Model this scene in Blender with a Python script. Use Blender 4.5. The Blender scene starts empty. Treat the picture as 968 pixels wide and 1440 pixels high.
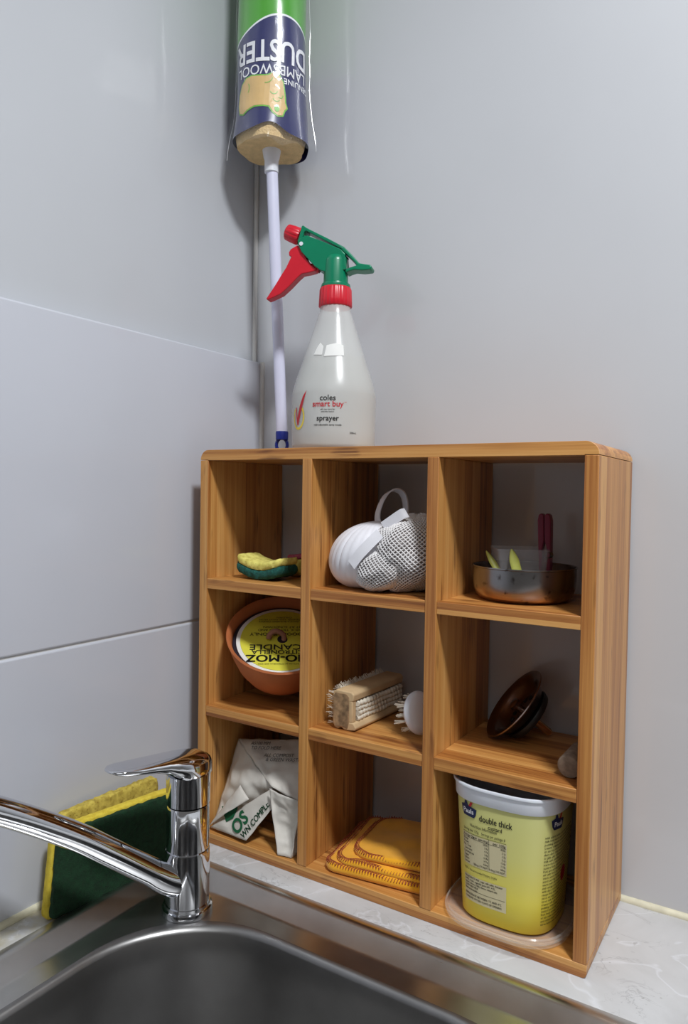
import bpy, bmesh, math, random
from math import sin, cos, pi, radians, sqrt, atan2
from mathutils import Vector, Matrix, noise
random.seed(7)
V = Vector
sc = bpy.context.scene
COL = sc.collection

# ------------------------------------------------------------------ camera
cd = bpy.data.cameras.new('camera')
cam = bpy.data.objects.new('camera', cd); COL.objects.link(cam)
cr = V((0.84625, 0.53254, 0.01586)); cu = V((-0.02755, 0.01402, 0.99952)); cf = V((-0.53207, 0.84629, -0.02654))
M = Matrix((cr, cu, -cf)).transposed().to_4x4(); M.translation = V((0.56784, -0.59997, 0.39475))
cam.matrix_world = M
cd.sensor_fit = 'VERTICAL'; cd.sensor_height = 24.0; cd.lens = 1016.23 / 1440 * 24.0
cd.clip_start = 0.02; cd.clip_end = 50
sc.camera = cam

# ------------------------------------------------------------------ light
w = bpy.data.worlds.new('world'); sc.world = w; w.use_nodes = True
bg = w.node_tree.nodes['Background']; bg.inputs[0].default_value = (1.0, 0.96, 0.92, 1); bg.inputs[1].default_value = 0.13
def area(name, loc, target, sx, sy, power, col):
    l = bpy.data.lights.new(name, 'AREA'); l.shape = 'RECTANGLE'; l.size = sx; l.size_y = sy
    l.energy = power; l.color = col
    o = bpy.data.objects.new(name, l); COL.objects.link(o); o.location = loc
    o.rotation_euler = (V(target) - V(loc)).to_track_quat('-Z', 'Y').to_euler()
    return o
area('task_light', (0.92, -0.52, 1.52), (0.66, -0.38, 0.0), 0.20, 0.15, 17.6, (0.95, 0.975, 1.0)).data.spread = radians(150)
area('soft_fill', (0.9, -1.5, 1.5), (0.6, -1.0, 0.0), 0.9, 0.9, 4.0, (0.93, 0.96, 1.0))  # unseen fill lamp added behind the camera for soft ambient light
sc.view_settings.view_transform = 'Standard'; sc.view_settings.look = 'None'
sc.view_settings.gamma = 1.0; sc.view_settings.use_curve_mapping = False
sc.view_settings.exposure = 0.0

# ------------------------------------------------------------------ materials
def S(r, g, b):
    f = lambda c: (c / 255 / 12.92) if c / 255 <= 0.04045 else ((c / 255 + 0.055) / 1.055) ** 2.4
    return (f(r), f(g), f(b), 1)
class NT:
    def __init__(s, name):
        s.m = bpy.data.materials.new(name); s.m.use_nodes = True
        s.t = s.m.node_tree; s.n = s.t.nodes; s.b = s.n['Principled BSDF']
        s.tc = s.n.new('ShaderNodeTexCoord')
    def link(s, a, b): s.t.links.new(a, b)
    def new(s, t, **k):
        o = s.n.new(t)
        for a, v in k.items(): setattr(o, a, v)
        return o
    def mapping(s, scale=(1, 1, 1), rot=(0, 0, 0), src=None, loc=None):
        o = s.new('ShaderNodeMapping'); o.inputs['Scale'].default_value = scale; o.inputs['Rotation'].default_value = rot
        s.link(src or s.tc.outputs['Object'], o.inputs[0]); return o.outputs[0]
    def noise(s, vec, scale, detail=3, rough=0.5, dist=0):
        o = s.new('ShaderNodeTexNoise'); s.link(vec, o.inputs['Vector'])
        o.inputs['Scale'].default_value = scale; o.inputs['Detail'].default_value = detail
        o.inputs['Roughness'].default_value = rough; o.inputs['Distortion'].default_value = dist
        return o.outputs[0]
    def ramp(s, fac, stops, interp='LINEAR'):
        o = s.new('ShaderNodeValToRGB'); s.link(fac, o.inputs[0]); cr_ = o.color_ramp; cr_.interpolation = interp
        while len(cr_.elements) < len(stops): cr_.elements.new(0.5)
        for e, (p, c) in zip(cr_.elements, stops): e.position = p; e.color = c
        return o.outputs[0]
    def mix(s, fac, a, b, mode='MIX'):
        o = s.new('ShaderNodeMix', data_type='RGBA', blend_type=mode)
        for inp, v in ((0, fac), (6, a), (7, b)):
            if hasattr(v, 'is_linked') or hasattr(v, 'links'): s.link(v, o.inputs[inp])
            else: o.inputs[inp].default_value = v
        return o.outputs[2]
    def math(s, op, a, b=None):
        o = s.new('ShaderNodeMath', operation=op)
        for i, v in enumerate((a, b)):
            if v is None: continue
            if hasattr(v, 'links'): s.link(v, o.inputs[i])
            else: o.inputs[i].default_value = v
        return o.outputs[0]
    def bump(s, h, strength, dist=0.001):
        o = s.new('ShaderNodeBump'); o.inputs['Strength'].default_value = strength; o.inputs['Distance'].default_value = dist
        s.link(h, o.inputs['Height']); s.link(o.outputs[0], s.b.inputs['Normal'])
    def set(s, **k):
        for a, v in k.items(): s.b.inputs[a.replace('_', ' ')].default_value = v
def pm(name, col, rough=0.5, metal=0.0, var=0.08, vs=60, bump=0.0, bs=400, bd=0.0005, **k):
    t = NT(name); t.set(Roughness=rough, Metallic=metal, **k)
    n = t.noise(t.tc.outputs['Object'], vs, 4)
    lo = tuple(c * (1 - var) for c in col[:3]) + (1,); hi = tuple(min(1, c * (1 + var)) for c in col[:3]) + (1,)
    t.link(t.ramp(n, [(0.3, lo), (0.7, hi)]), t.b.inputs['Base Color'])
    if bump: t.bump(t.noise(t.tc.outputs['Object'], bs, 3), bump, bd)
    return t.m

def bamboo(name, axis):
    t = NT(name)
    oi = t.new('ShaderNodeObjectInfo')
    add = t.new('ShaderNodeVectorMath', operation='ADD'); t.link(t.tc.outputs['Object'], add.inputs[0])
    sc_ = t.new('ShaderNodeVectorMath', operation='SCALE'); sc_.inputs[0].default_value = (1.7, 2.3, 3.1); t.link(oi.outputs['Random'], sc_.inputs['Scale'])
    t.link(sc_.outputs[0], add.inputs[1]); P = add.outputs[0]
    sep = t.new('ShaderNodeSeparateXYZ'); t.link(P, sep.inputs[0])
    along = sep.outputs[axis]; others = [sep.outputs[i] for i in range(3) if i != axis]
    # glued lamellae: one strip every 20 mm wide, two layers through the thickness
    fa = t.math('FLOOR', t.math('MULTIPLY', others[0], 62.0 if axis else 50.0)); fb = t.math('FLOOR', t.math('MULTIPLY', others[1], 50.0 if axis else 150.0))
    comb = t.new('ShaderNodeCombineXYZ'); t.link(fa, comb.inputs[0]); t.link(fb, comb.inputs[1])
    wn = t.new('ShaderNodeTexWhiteNoise'); t.link(comb.outputs[0], wn.inputs[0])
    scl = [420, 420, 420]; scl[axis] = 7
    g = t.noise(t.mapping(tuple(scl), src=P), 1.0, 4, 0.6)
    scl = [110, 110, 110]; scl[axis] = 2.5
    g2 = t.noise(t.mapping(tuple(scl), src=P), 1.0, 3, 0.5)
    f = t.math('ADD', t.math('MULTIPLY', g, 0.42), t.math('MULTIPLY', g2, 0.40))
    f = t.math('ADD', f, t.math('MULTIPLY', wn.outputs[0], 0.26))
    base = t.ramp(f, [(0.28, S(104, 54, 20)), (0.43, S(162, 102, 48)), (0.60, S(200, 142, 76)), (0.82, S(226, 176, 108))])
    # growth nodes: short dark freckled patches on a few strips
    scl = [70, 70, 70]; scl[axis] = 16
    kn = t.noise(t.mapping(tuple(scl), src=P), 1.0, 2, 0.5)
    k = t.ramp(kn, [(0.60, (0, 0, 0, 1)), (0.70, (1, 1, 1, 1))])
    spec = t.ramp(g, [(0.40, (1, 1, 1, 1)), (0.62, (0, 0, 0, 1))])
    km = t.math('MULTIPLY', t.math('MULTIPLY', k, spec), 0.75)
    c = t.mix(km, base, S(92, 48, 20))
    t.link(c, t.b.inputs['Base Color'])
    t.set(Roughness=0.42, Coat_Weight=0.12, Coat_Roughness=0.3)
    t.bump(g, 0.12, 0.0004)
    return t.m
BX, BZ = bamboo('bamboo_along', 0), bamboo('bamboo_upright', 2)

def wallmat(name, col, rough, coat=0.0):
    t = NT(name)
    n = t.noise(t.tc.outputs['Object'], 6, 4); n2 = t.noise(t.tc.outputs['Object'], 350, 2)
    c = t.ramp(n, [(0.3, tuple(v * 0.965 for v in col[:3]) + (1,)), (0.7, col)])
    t.link(c, t.b.inputs['Base Color']); t.set(Roughness=rough, Coat_Weight=coat, Coat_Roughness=0.05)
    t.bump(t.noise(t.tc.outputs['Object'], 9, 1), 0.03, 0.002)
    return t.m
M_wall = wallmat('gloss_white_wall', S(198, 200, 204), 0.38, 0.7)
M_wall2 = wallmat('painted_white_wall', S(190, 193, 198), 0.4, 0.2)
M_tile = wallmat('white_glazed_tile', S(198, 201, 210), 0.3, 0.35)
M_seal = pm('aged_sealant', S(214, 210, 186), 0.5, var=0.1, vs=90)
M_seal_w = pm('white_sealant', S(206, 206, 204), 0.45, var=0.04)
M_floor = pm('floor_vinyl', S(96, 88, 80), 0.6)

def marble():
    t = NT('marble_laminate'); P = t.tc.outputs['Object']
    n = t.noise(P, 9, 6, 0.6, 0.5)
    base = t.ramp(n, [(0.25, S(170, 170, 170)), (0.5, S(192, 193, 194)), (0.75, S(206, 208, 210))])
    v = t.noise(P, 7, 4, 0.5, 1.5)
    vein = t.ramp(v, [(0.485, (0, 0, 0, 1)), (0.5, (1, 1, 1, 1)), (0.515, (0, 0, 0, 1))])
    c = t.mix(t.math('MULTIPLY', vein, 0.4), base, S(226, 229, 236))
    v2 = t.noise(t.mapping((1, 1.6, 1), loc=None), 16, 5, 0.65, 1.0)
    vein2 = t.ramp(v2, [(0.485, (0, 0, 0, 1)), (0.5, (1, 1, 1, 1)), (0.515, (0, 0, 0, 1))])
    msk = t.ramp(t.noise(P, 12, 2), [(0.5, (0, 0, 0, 1)), (0.62, (1, 1, 1, 1))])
    c = t.mix(t.math('MULTIPLY', t.math('MULTIPLY', vein2, msk), 0.55), c, S(136, 136, 138))
    st = t.ramp(t.noise(P, 130, 2), [(0.70, (0, 0, 0, 1)), (0.74, (1, 1, 1, 1))])
    c = t.mix(t.math('MULTIPLY', t.math('MULTIPLY', st, msk), 0.45), c, S(120, 116, 112))
    # yellowish grime by the left wall and behind the sink
    sep = t.new('ShaderNodeSeparateXYZ'); t.link(P, sep.inputs[0])
    gx = t.new('ShaderNodeMapRange'); gx.inputs[1].default_value = -0.005; gx.inputs[2].default_value = 0.01; gx.inputs[3].default_value = 1; gx.inputs[4].default_value = 0
    t.link(sep.outputs[0], gx.inputs[0])
    gr = t.ramp(t.noise(P, 45, 4), [(0.4, (0, 0, 0, 1)), (0.6, (1, 1, 1, 1))])
    c = t.mix(t.math('MULTIPLY', t.math('MULTIPLY', gx.outputs[0], gr), 0.6), c, S(176, 164, 122))
    t.link(c, t.b.inputs['Base Color']); t.set(Roughness=0.35)
    return t.m
M_marble = marble()

def steel(name, col, rough, sx, var=0.04):
    t = NT(name)
    n = t.noise(t.mapping(sx), 1.0, 4, 0.6); n2 = t.noise(t.tc.outputs['Object'], 30, 4)
    t.link(t.ramp(n2, [(0.3, tuple(v * 0.86 for v in col[:3]) + (1,)), (0.7, col)]), t.b.inputs['Base Color'])
    r = t.new('ShaderNodeMapRange'); r.inputs[3].default_value = rough - var; r.inputs[4].default_value = rough + var
    t.link(t.mix(0.5, n, n2), r.inputs[0]); t.link(r.outputs[0], t.b.inputs['Roughness'])
    t.set(Metallic=1.0); t.bump(n2, 0.02, 0.001)
    return t.m
M_sink = steel('brushed_stainless', S(204, 203, 200), 0.29, (40, 900, 900))
M_bowl = steel('satin_stainless', S(150, 149, 148), 0.36, (300, 300, 20))
M_chrome = pm('chrome', S(222, 224, 228), 0.05, 1.0, var=0.02, bump=0.02, bs=60)
M_dish = None
def tarnish():
    t = NT('tarnished_steel'); P = t.tc.outputs['Object']
    sep = t.new('ShaderNodeSeparateXYZ'); t.link(P, sep.inputs[0])
    n = t.noise(P, 60, 5, 0.6); f = t.math('ADD', t.math('MULTIPLY', sep.outputs[2], 32.0), t.math('MULTIPLY', n, 0.5))
    c = t.ramp(f, [(0.26, S(190, 146, 112)), (0.50, S(158, 136, 122)), (0.70, S(142, 140, 140))])
    sp = t.ramp(t.noise(P, 140, 3), [(0.62, (0, 0, 0, 1)), (0.70, (1, 1, 1, 1))])
    c = t.mix(t.math('MULTIPLY', sp, 0.7), c, S(60, 48, 42))
    t.link(c, t.b.inputs['Base Color']); t.set(Metallic=1.0, Roughness=0.27); t.bump(n, 0.1, 0.0006)
    return t.m
M_dish = tarnish()
M_black = pm('black_rubber', S(22, 21, 22), 0.5)
M_terra = pm('terracotta', S(182, 104, 58), 0.75, var=0.10, vs=35, bump=0.15)
M_wax = pm('dark_wax', S(40, 36, 46), 0.35)
M_yel_paper = pm('yellow_label', S(214, 208, 66), 0.5, var=0.04)
M_white_paper = pm('white_paper_border', S(225, 225, 222), 0.6, var=0.03)
M_ink = pm('black_ink', S(26, 26, 26), 0.5)
M_ink_red = pm('red_ink', S(190, 34, 44), 0.5)
M_ink_yel = pm('yellow_ink', S(232, 208, 70), 0.5)
M_ink_green = pm('green_ink', S(18, 92, 58), 0.5)
M_ink_white = pm('white_ink', S(236, 238, 244), 0.4, Coat_Weight=0.4)
M_ink_navy = pm('navy_ink', S(24, 36, 78), 0.45)
M_panel = pm('beige_panel_ink', S(206, 196, 158), 0.5, var=0.02)
M_wick = pm('cotton_wick', S(150, 104, 84), 0.85, bump=0.4, bs=900)
M_woodblk = pm('bleached_wood', S(196, 168, 128), 0.75, var=0.14, vs=45, bump=0.2, bs=150)
M_endgrain = pm('mottled_end_grain', S(146, 118, 86), 0.8, var=0.5, vs=170, bump=0.3)
M_fibre = pm('white_bristle', S(214, 206, 190), 0.7, var=0.08)
M_plast_w = pm('white_plastic', S(228, 230, 238), 0.32, var=0.02, Subsurface_Weight=0.05)
M_stick = pm('pale_lilac_plastic', S(218, 220, 242), 0.28, var=0.015, Coat_Weight=0.3)
M_blue = pm('blue_plastic', S(24, 42, 140), 0.35)
M_green = pm('green_plastic', S(0, 124, 88), 0.3, var=0.04)
M_red = pm('red_plastic', S(206, 30, 48), 0.32, var=0.04)
M_maroon = pm('maroon_plastic', S(132, 54, 78), 0.4)
M_lime = pm('pale_green_plastic', S(186, 190, 92), 0.4)
M_cork = pm('cork', S(132, 116, 100), 0.85, var=0.25, vs=200, bump=0.4)
M_cloth_w = pm('white_elastic_cloth', S(226, 226, 232), 0.85, var=0.04, bump=0.35, bs=1400)
M_net = pm('white_netting', S(224, 222, 222), 0.85, var=0.04, bump=0.3, bs=1500)
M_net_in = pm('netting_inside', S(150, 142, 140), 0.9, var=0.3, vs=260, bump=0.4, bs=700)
M_paperbag = pm('crumpled_bag_paper', S(206, 202, 194), 0.6, var=0.08, vs=40, bump=0.25, bs=160, bd=0.001)
M_yellow_cloth = pm('yellow_flannel', S(236, 168, 28), 0.95, var=0.08, vs=45, bump=0.5, bs=900, Sheen_Weight=0.3)
M_stitch = pm('rust_thread', S(160, 78, 44), 0.8, var=0.25, vs=400)
M_fleece = pm('cream_lambswool', S(222, 192, 140), 0.95, var=0.12, vs=120, bump=0.8, bs=500, bd=0.002)
M_tan = pm('lamb_tan_ink', S(214, 178, 116), 0.4, var=0.1, vs=60, Coat_Weight=0.5)
M_lgreen = pm('lime_ink', S(110, 186, 60), 0.4, var=0.03, Coat_Weight=0.5)
M_sleeve_g = pm('green_sleeve_print', S(66, 160, 24), 0.3, var=0.04, vs=10, Coat_Weight=0.9, Coat_Roughness=0.08, bump=0.12, bs=55, bd=0.002)
M_sleeve_n = pm('navy_sleeve_print', S(16, 25, 92), 0.3, var=0.08, vs=10, Coat_Weight=0.9, Coat_Roughness=0.08, bump=0.12, bs=55, bd=0.002)
M_greysmear = pm('grey_ink', S(90, 92, 94), 0.6)

def sponge_mat(name, col, dark, scale=420):
    t = NT(name); P = t.tc.outputs['Object']
    vo = t.new('ShaderNodeTexVoronoi'); vo.inputs['Scale'].default_value = scale; t.link(P, vo.inputs['Vector'])
    n = t.noise(P, 160, 4)
    f = t.ramp(vo.outputs[0], [(0.06, (0, 0, 0, 1)), (0.3, (1, 1, 1, 1))])
    c = t.mix(t.mix(0.6, f, t.ramp(n, [(0.35, (0, 0, 0, 1)), (0.6, (1, 1, 1, 1))])), dark, col)
    t.link(c, t.b.inputs['Base Color']); t.set(Roughness=0.95); t.bump(f, 0.5, 0.0008)
    return t.m
M_sponge = sponge_mat('yellow_sponge', S(232, 224, 122), S(170, 156, 60))
M_sponge_d = sponge_mat('old_yellow_sponge', S(204, 184, 84), S(138, 112, 34), 260)
M_sponge_y = sponge_mat('bright_yellow_foam', S(222, 200, 70), S(196, 168, 40), 700)
M_scour = pm('green_scourer', S(9, 50, 24), 0.9, var=0.3, vs=260, bump=0.9, bs=900, bd=0.0012)
M_scour_b = pm('teal_scourer', S(18, 84, 76), 0.9, var=0.35, vs=300, bump=0.9, bs=900, bd=0.0012)
M_scour_p = pm('pink_scourer', S(150, 66, 86), 0.9, var=0.2, vs=300, bump=0.8, bs=900, bd=0.001)

def clear(name, col, alpha, rough=0.1, tr=0.0, **k):
    t = NT(name); t.set(Roughness=rough, Alpha=alpha, Transmission_Weight=tr, **k)
    n = t.noise(t.tc.outputs['Object'], 30, 2)
    t.link(t.ramp(n, [(0.3, tuple(v * 0.97 for v in col[:3]) + (1,)), (0.7, col)]), t.b.inputs['Base Color'])
    return t
M_film = clear('clear_film', S(235, 238, 240), 0.045, 0.06, Coat_Weight=1.0, Coat_Roughness=0.05)
M_film.bump(M_film.noise(M_film.tc.outputs['Object'], 45, 4, 0.6), 0.7, 0.006); M_film = M_film.m
M_edge_glint = clear('clear_edge_glint', S(235, 238, 242), 0.35, 0.1, Coat_Weight=1.0).m  # whitish gloss that stands in for highlights on the bag edges
M_bottle = clear('translucent_bottle_plastic', S(226, 228, 226), 0.50, 0.26, Subsurface_Weight=0.0, Coat_Weight=0.25, Coat_Roughness=0.2).m
M_liquid = clear('bottle_water', S(196, 196, 186), 0.30, 0.2).m
M_lidp = clear('clear_lid_plastic', S(224, 222, 218), 0.15, 0.18, Coat_Weight=0.4).m
M_cupp = clear('clear_tumbler_plastic', S(200, 200, 204), 0.24, 0.2, Coat_Weight=0.4).m

def tub_mat():
    t = NT('yellow_tub_print'); sep = t.new('ShaderNodeSeparateXYZ'); t.link(t.tc.outputs['Object'], sep.inputs[0])
    f = t.math('DIVIDE', sep.outputs[2], 0.11)
    c = t.ramp(f, [(0.0, S(228, 208, 56)), (0.25, S(224, 210, 80)), (0.6, S(214, 210, 126)), (1.0, S(208, 208, 136))])
    t.link(c, t.b.inputs['Base Color']); t.set(Roughness=0.38); return t.m
M_tub = tub_mat()

# ------------------------------------------------------------------ builders
def wloc(o):
    p = V((0, 0, 0))
    while o is not None: p += o.location; o = o.parent
    return p
def thing(name, label, cat, loc, group=None):
    o = bpy.data.objects.new(name, None); COL.objects.link(o); o.location = loc; o.empty_display_size = 0.02
    o['label'] = label; o['category'] = cat
    if group: o['group'] = group
    return o
def obj(name, verts, faces, mat, parent=None, smooth=True, midx=None, loc=None, label=None, auto=None):
    base = wloc(parent) if parent else V(loc or (0, 0, 0))
    me = bpy.data.meshes.new(name)
    me.from_pydata([tuple(V(v) - base) for v in verts], [], faces)
    for m in (mat if isinstance(mat, (list, tuple)) else [mat]): me.materials.append(m)
    if midx: me.polygons.foreach_set('material_index', midx)
    bm = bmesh.new(); bm.from_mesh(me); bmesh.ops.recalc_face_normals(bm, faces=bm.faces); bm.to_mesh(me); bm.free()
    me.polygons.foreach_set('use_smooth', [smooth] * len(me.polygons))
    if smooth: me.set_sharp_from_angle(angle=radians(auto or 48))
    me.update()
    o = bpy.data.objects.new(name, me); COL.objects.link(o)
    if parent: o.parent = parent
    else: o.location = base
    if label: o['label'] = label
    return o
class G:
    def __init__(s): s.v = []; s.f = []
    def add(s, v, f):
        k = len(s.v); s.v += [V(p) for p in v]; s.f += [tuple(i + k for i in q) for q in f]; return s
    def go(s, name, mat, parent=None, **k): return obj(name, s.v, s.f, mat, parent, **k)
def box(x0, x1, y0, y1, z0, z1):
    v = [(x, y, z) for x in (x0, x1) for y in (y0, y1) for z in (z0, z1)]
    return v, [(0, 1, 3, 2), (4, 6, 7, 5), (0, 4, 5, 1), (2, 3, 7, 6), (0, 2, 6, 4), (1, 5, 7, 3)]
def bev(o, wd=0.001, n=2):
    m = o.modifiers.new('bevel', 'BEVEL'); m.width = wd; m.segments = n; m.limit_method = 'ANGLE'; m.angle_limit = radians(35)
    o.data.polygons.foreach_set('use_smooth', [True] * len(o.data.polygons)); o.data.set_sharp_from_angle(angle=radians(40)); return o
def loft(rings, close=True, cap0=True, cap1=True):
    n = len(rings[0]); v = [p for r in rings for p in r]; f = []
    for i in range(len(rings) - 1):
        for j in range(n if close else n - 1):
            a, b = i * n + j, i * n + (j + 1) % n; f.append((a, b, b + n, a + n))
    if cap0: f.append(tuple(range(n))[::-1])
    if cap1: f.append(tuple(range((len(rings) - 1) * n, len(rings) * n)))
    return v, f
def lathe(prof, c=(0, 0, 0), n=48, cap0=True, cap1=True, axis=None):
    c = V(c); q = V((0, 0, 1)).rotation_difference(V(axis)) if axis else None
    rings = []
    for r, z in prof:
        ring = [V((r * cos(2 * pi * k / n), r * sin(2 * pi * k / n), z)) for k in range(n)]
        rings.append([c + (q @ p if q else p) for p in ring])
    return loft(rings, True, cap0, cap1)
def tube(path, rad, n=12, cap=True, sq=None):
    path = [V(p) for p in path]; rings = []; prev = None
    for i, p in enumerate(path):
        d = (path[min(i + 1, len(path) - 1)] - path[max(i - 1, 0)]).normalized()
        if prev is None: a = d.orthogonal().normalized()
        else: a = (prev - d * prev.dot(d)).normalized()
        prev = a; b = d.cross(a); r = rad[i] if isinstance(rad, (list, tuple)) else rad
        rings.append([p + r * (cos(2 * pi * k / n) * a + sin(2 * pi * k / n) * b) for k in range(n)])
    return loft(rings, True, cap, cap)
def ribbon(path, wdir, wid, th):
    wdir = V(wdir).normalized(); rings = []; path = [V(p) for p in path]
    for i, p in enumerate(path):
        d = (path[min(i + 1, len(path) - 1)] - path[max(i - 1, 0)]).normalized(); nn = d.cross(wdir).normalized()
        rings.append([p + wdir * sx * wid / 2 + nn * sy * th / 2 for sx, sy in ((-1, -1), (1, -1), (1, 1), (-1, 1))])
    return loft(rings)
def smoothpath(pts, m=8):
    pts = [V(p) for p in pts]; out = []
    P = [pts[0] * 2 - pts[1]] + pts + [pts[-1] * 2 - pts[-2]]
    for i in range(1, len(P) - 2):
        for k in range(m):
            t = k / m; a, b, c, d = P[i - 1], P[i], P[i + 1], P[i + 2]
            out.append(0.5 * ((2 * b) + (c - a) * t + (2 * a - 5 * b + 4 * c - d) * t * t + (3 * b - a - 3 * c + d) * t ** 3))
    out.append(pts[-1]); return out
def rrect(x0, x1, y0, y1, r, z, nc=10):
    out = []
    for cx, cy, a0 in ((x1 - r, y1 - r, 0), (x0 + r, y1 - r, 90), (x0 + r, y0 + r, 180), (x1 - r, y0 + r, 270)):
        for k in range(nc + 1):
            a = radians(a0 + 90 * k / nc); out.append(V((cx + r * cos(a), cy + r * sin(a), z)))
    return out
def sellipse(cx, cy, a, b, n, z, m=72, rot=0):
    out = []
    for k in range(m):
        t = 2 * pi * k / m; c, s = cos(t), sin(t)
        x = a * math.copysign(abs(c) ** (2 / n), c); y = b * math.copysign(abs(s) ** (2 / n), s)
        out.append(V((cx + x * cos(rot) - y * sin(rot), cy + x * sin(rot) + y * cos(rot), z)))
    return out
def nz(p, s, amp, seed=0): return amp * noise.noise(V(p) * s + V((seed * 3.1, seed * 1.7, seed)))
def poly_prism(pts2, mapf, t0, t1):
    n = len(pts2); v = [mapf(x, y, t0) for x, y in pts2] + [mapf(x, y, t1) for x, y in pts2]
    f = [tuple(range(n))[::-1], tuple(range(n, 2 * n))] + [(i, (i + 1) % n, (i + 1) % n + n, i + n) for i in range(n)]
    return v, f
def text(s, size, mapf, mat, parent, name='lettering', bold=0.0, align='CENTER', sx=1.0, label=None, shear=0.0, step=None):
    fat = 0
    if 'M' in s and bold: fat = bold * size; bold = 0   # outline offsetting breaks the M
    c = bpy.data.curves.new('t', 'FONT'); c.body = s; c.size = size; c.offset = bold * size; c.align_x = align; c.resolution_u = 3; c.shear = shear
    c.align_y = 'CENTER'
    o = bpy.data.objects.new('t', c); COL.objects.link(o)
    bpy.context.view_layer.update()
    me = o.evaluated_get(bpy.context.evaluated_depsgraph_get()).to_mesh()
    bm = bmesh.new(); bm.from_mesh(me)
    if fat:
        for dx_, dy_ in ((fat, 0), (-fat, 0), (0, fat * 0.6), (0, -fat * 0.6)):
            k_ = len(bm.verts); bm.from_mesh(me); bm.verts.ensure_lookup_table()
            for q_ in bm.verts[k_:]: q_.co.x += dx_; q_.co.y += dy_
    if step:
        for _ in range(4):
            es = [e_ for e_ in bm.edges if e_.calc_length() > step]
            if not es: break
            bmesh.ops.subdivide_edges(bm, edges=es, cuts=1); bmesh.ops.triangulate(bm, faces=bm.faces[:])
    bm.verts.index_update(); v = [mapf(p.co.x * sx, p.co.y) for p in bm.verts]; f = [tuple(q_.index for q_ in t_.verts) for t_ in bm.faces]; bm.free()
    bpy.data.objects.remove(o); bpy.data.curves.remove(c)
    if not f: return None
    return obj(name, v, f, mat, parent, smooth=False, label=label)
def decal(poly, mapf, mat, parent, name, step=None, label=None):
    """flat printed shape given as a 2D outline, triangulated and laid on the surface mapf"""
    bm = bmesh.new(); vs = [bm.verts.new((x, y, 0)) for x, y in poly]; bm.faces.new(vs)
    bmesh.ops.triangulate(bm, faces=bm.faces[:])
    if step:
        for _ in range(5):
            es = [e for e in bm.edges if e.calc_length() > step]
            if not es: break
            bmesh.ops.subdivide_edges(bm, edges=es, cuts=1)
            bmesh.ops.triangulate(bm, faces=bm.faces[:])
    bm.verts.index_update()
    v = [mapf(p.co.x, p.co.y) for p in bm.verts]; f = [tuple(q.index for q in t.verts) for t in bm.faces]; bm.free()
    return obj(name, v, f, mat, parent, smooth=False, label=label)

# ------------------------------------------------------------------ the room
def struct(name, g, mat, parent=None, **k):
    o = obj(name, g[0], g[1], mat, parent, smooth=False, **k)
    if parent is None: o['kind'] = 'structure'
    return o
WY = 0.141
struct('wall_back', box(-0.10, 2.6, WY, WY + 0.05, -0.9, 1.6), M_wall)
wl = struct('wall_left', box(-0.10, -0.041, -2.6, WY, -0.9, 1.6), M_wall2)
for z0, z1 in ((0.2425, 0.562), (-0.079, 0.2405)):
    for y0, y1 in ((-0.46, WY), (-1.06, -0.4625)):
        bev(obj('tile', *box(-0.041, -0.028, y0, y1, z0, z1), M_tile, wl, smooth=False), 0.0022, 3)
struct('grout', box(-0.041, -0.0300, -1.06, WY - 0.0005, -0.05, 0.5605), M_seal_w, wl)
struct('floor', box(-0.1, 2.6, -2.6, 0.19, -0.95, -0.9), M_floor)
# sealant beads
struct('trim_1', tube([(-0.0385, 0.1385, 0.563), (-0.0385, 0.1385, 1.6)], 0.0032), M_seal_w)
struct('trim_2', tube([(-0.0275 + 0.001, 0.1405, 0.0), (-0.0265, 0.1405, 0.562)], 0.0035), M_seal_w)
g = G(); g.add(*tube([(x, 0.1412 + nz((x, 0, 0), 40, 0.001), 0.0005) for x in [-0.02 + 0.02 * i for i in range(60)]], 0.0045)); g.go('trim_3', M_seal)['kind'] = 'structure'
g = G(); g.add(*tube([(-0.0275, 0.13 - 0.02 * i, 0.0005) for i in range(38)], 0.0045)); g.go('trim_4', M_seal)['kind'] = 'structure'

# worktop with the cut-out for the sink
g = G()
for b in (box(-0.028, 1.3, -0.043, WY, -0.035, 0), box(-0.028, 0.016, -0.56, -0.043, -0.035, 0), box(0.518, 1.3, -0.56, -0.043, -0.035, 0), box(-0.028, 1.3, -0.63, -0.56, -0.035, 0)): g.add(*b)
wt = g.go('worktop', M_marble, smooth=False)
wt['label'] = 'pale grey marbled worktop around the sink and under the wooden shelf'; wt['category'] = 'worktop'
g = G(); g.add(*box(-0.02, 1.28, -0.60, -0.575, -0.9, -0.035)); g.add(*box(1.25, 1.28, -0.575, 0.138, -0.9, -0.035))
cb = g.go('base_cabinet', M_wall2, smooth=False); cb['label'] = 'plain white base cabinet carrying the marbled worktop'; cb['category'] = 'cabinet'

# ------------------------------------------------------------------ sink
sink = thing('kitchen_sink', 'stainless steel inset sink with raised rim and rounded bowl, set in the worktop', 'sink', (0.267, -0.30, 0))
X0, X1, Y0, Y1 = 0.004, 0.530, -0.572, -0.031
prof = [(0.0, 0.0002, 0.04), (0.001, 0.0020, 0.04), (0.004, 0.0040, 0.04), (0.0140, 0.0076, 0.042), (0.0170, 0.0083, 0.043), (0.0195, 0.0079, 0.044), (0.0215, 0.0070, 0.045), (0.0385, -0.0008, 0.053), (0.0405, -0.0013, 0.055), (0.0430, -0.0015, 0.058)]
rings = [rrect(X0 + d, X1 - d, Y0 + d, Y1 - d, r, z, 14) for d, z, r in prof]
rings += [rrect(X0 + d, X1 - d, Y0 + d, Y1 - d, r, z, 14) for d, z, r in ((0.058, -0.0015, 0.105), (0.0615, -0.0015, 0.109))]
gv, gf = loft(rings, True, False, False)
obj('rim', gv, gf, M_sink, sink)
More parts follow.
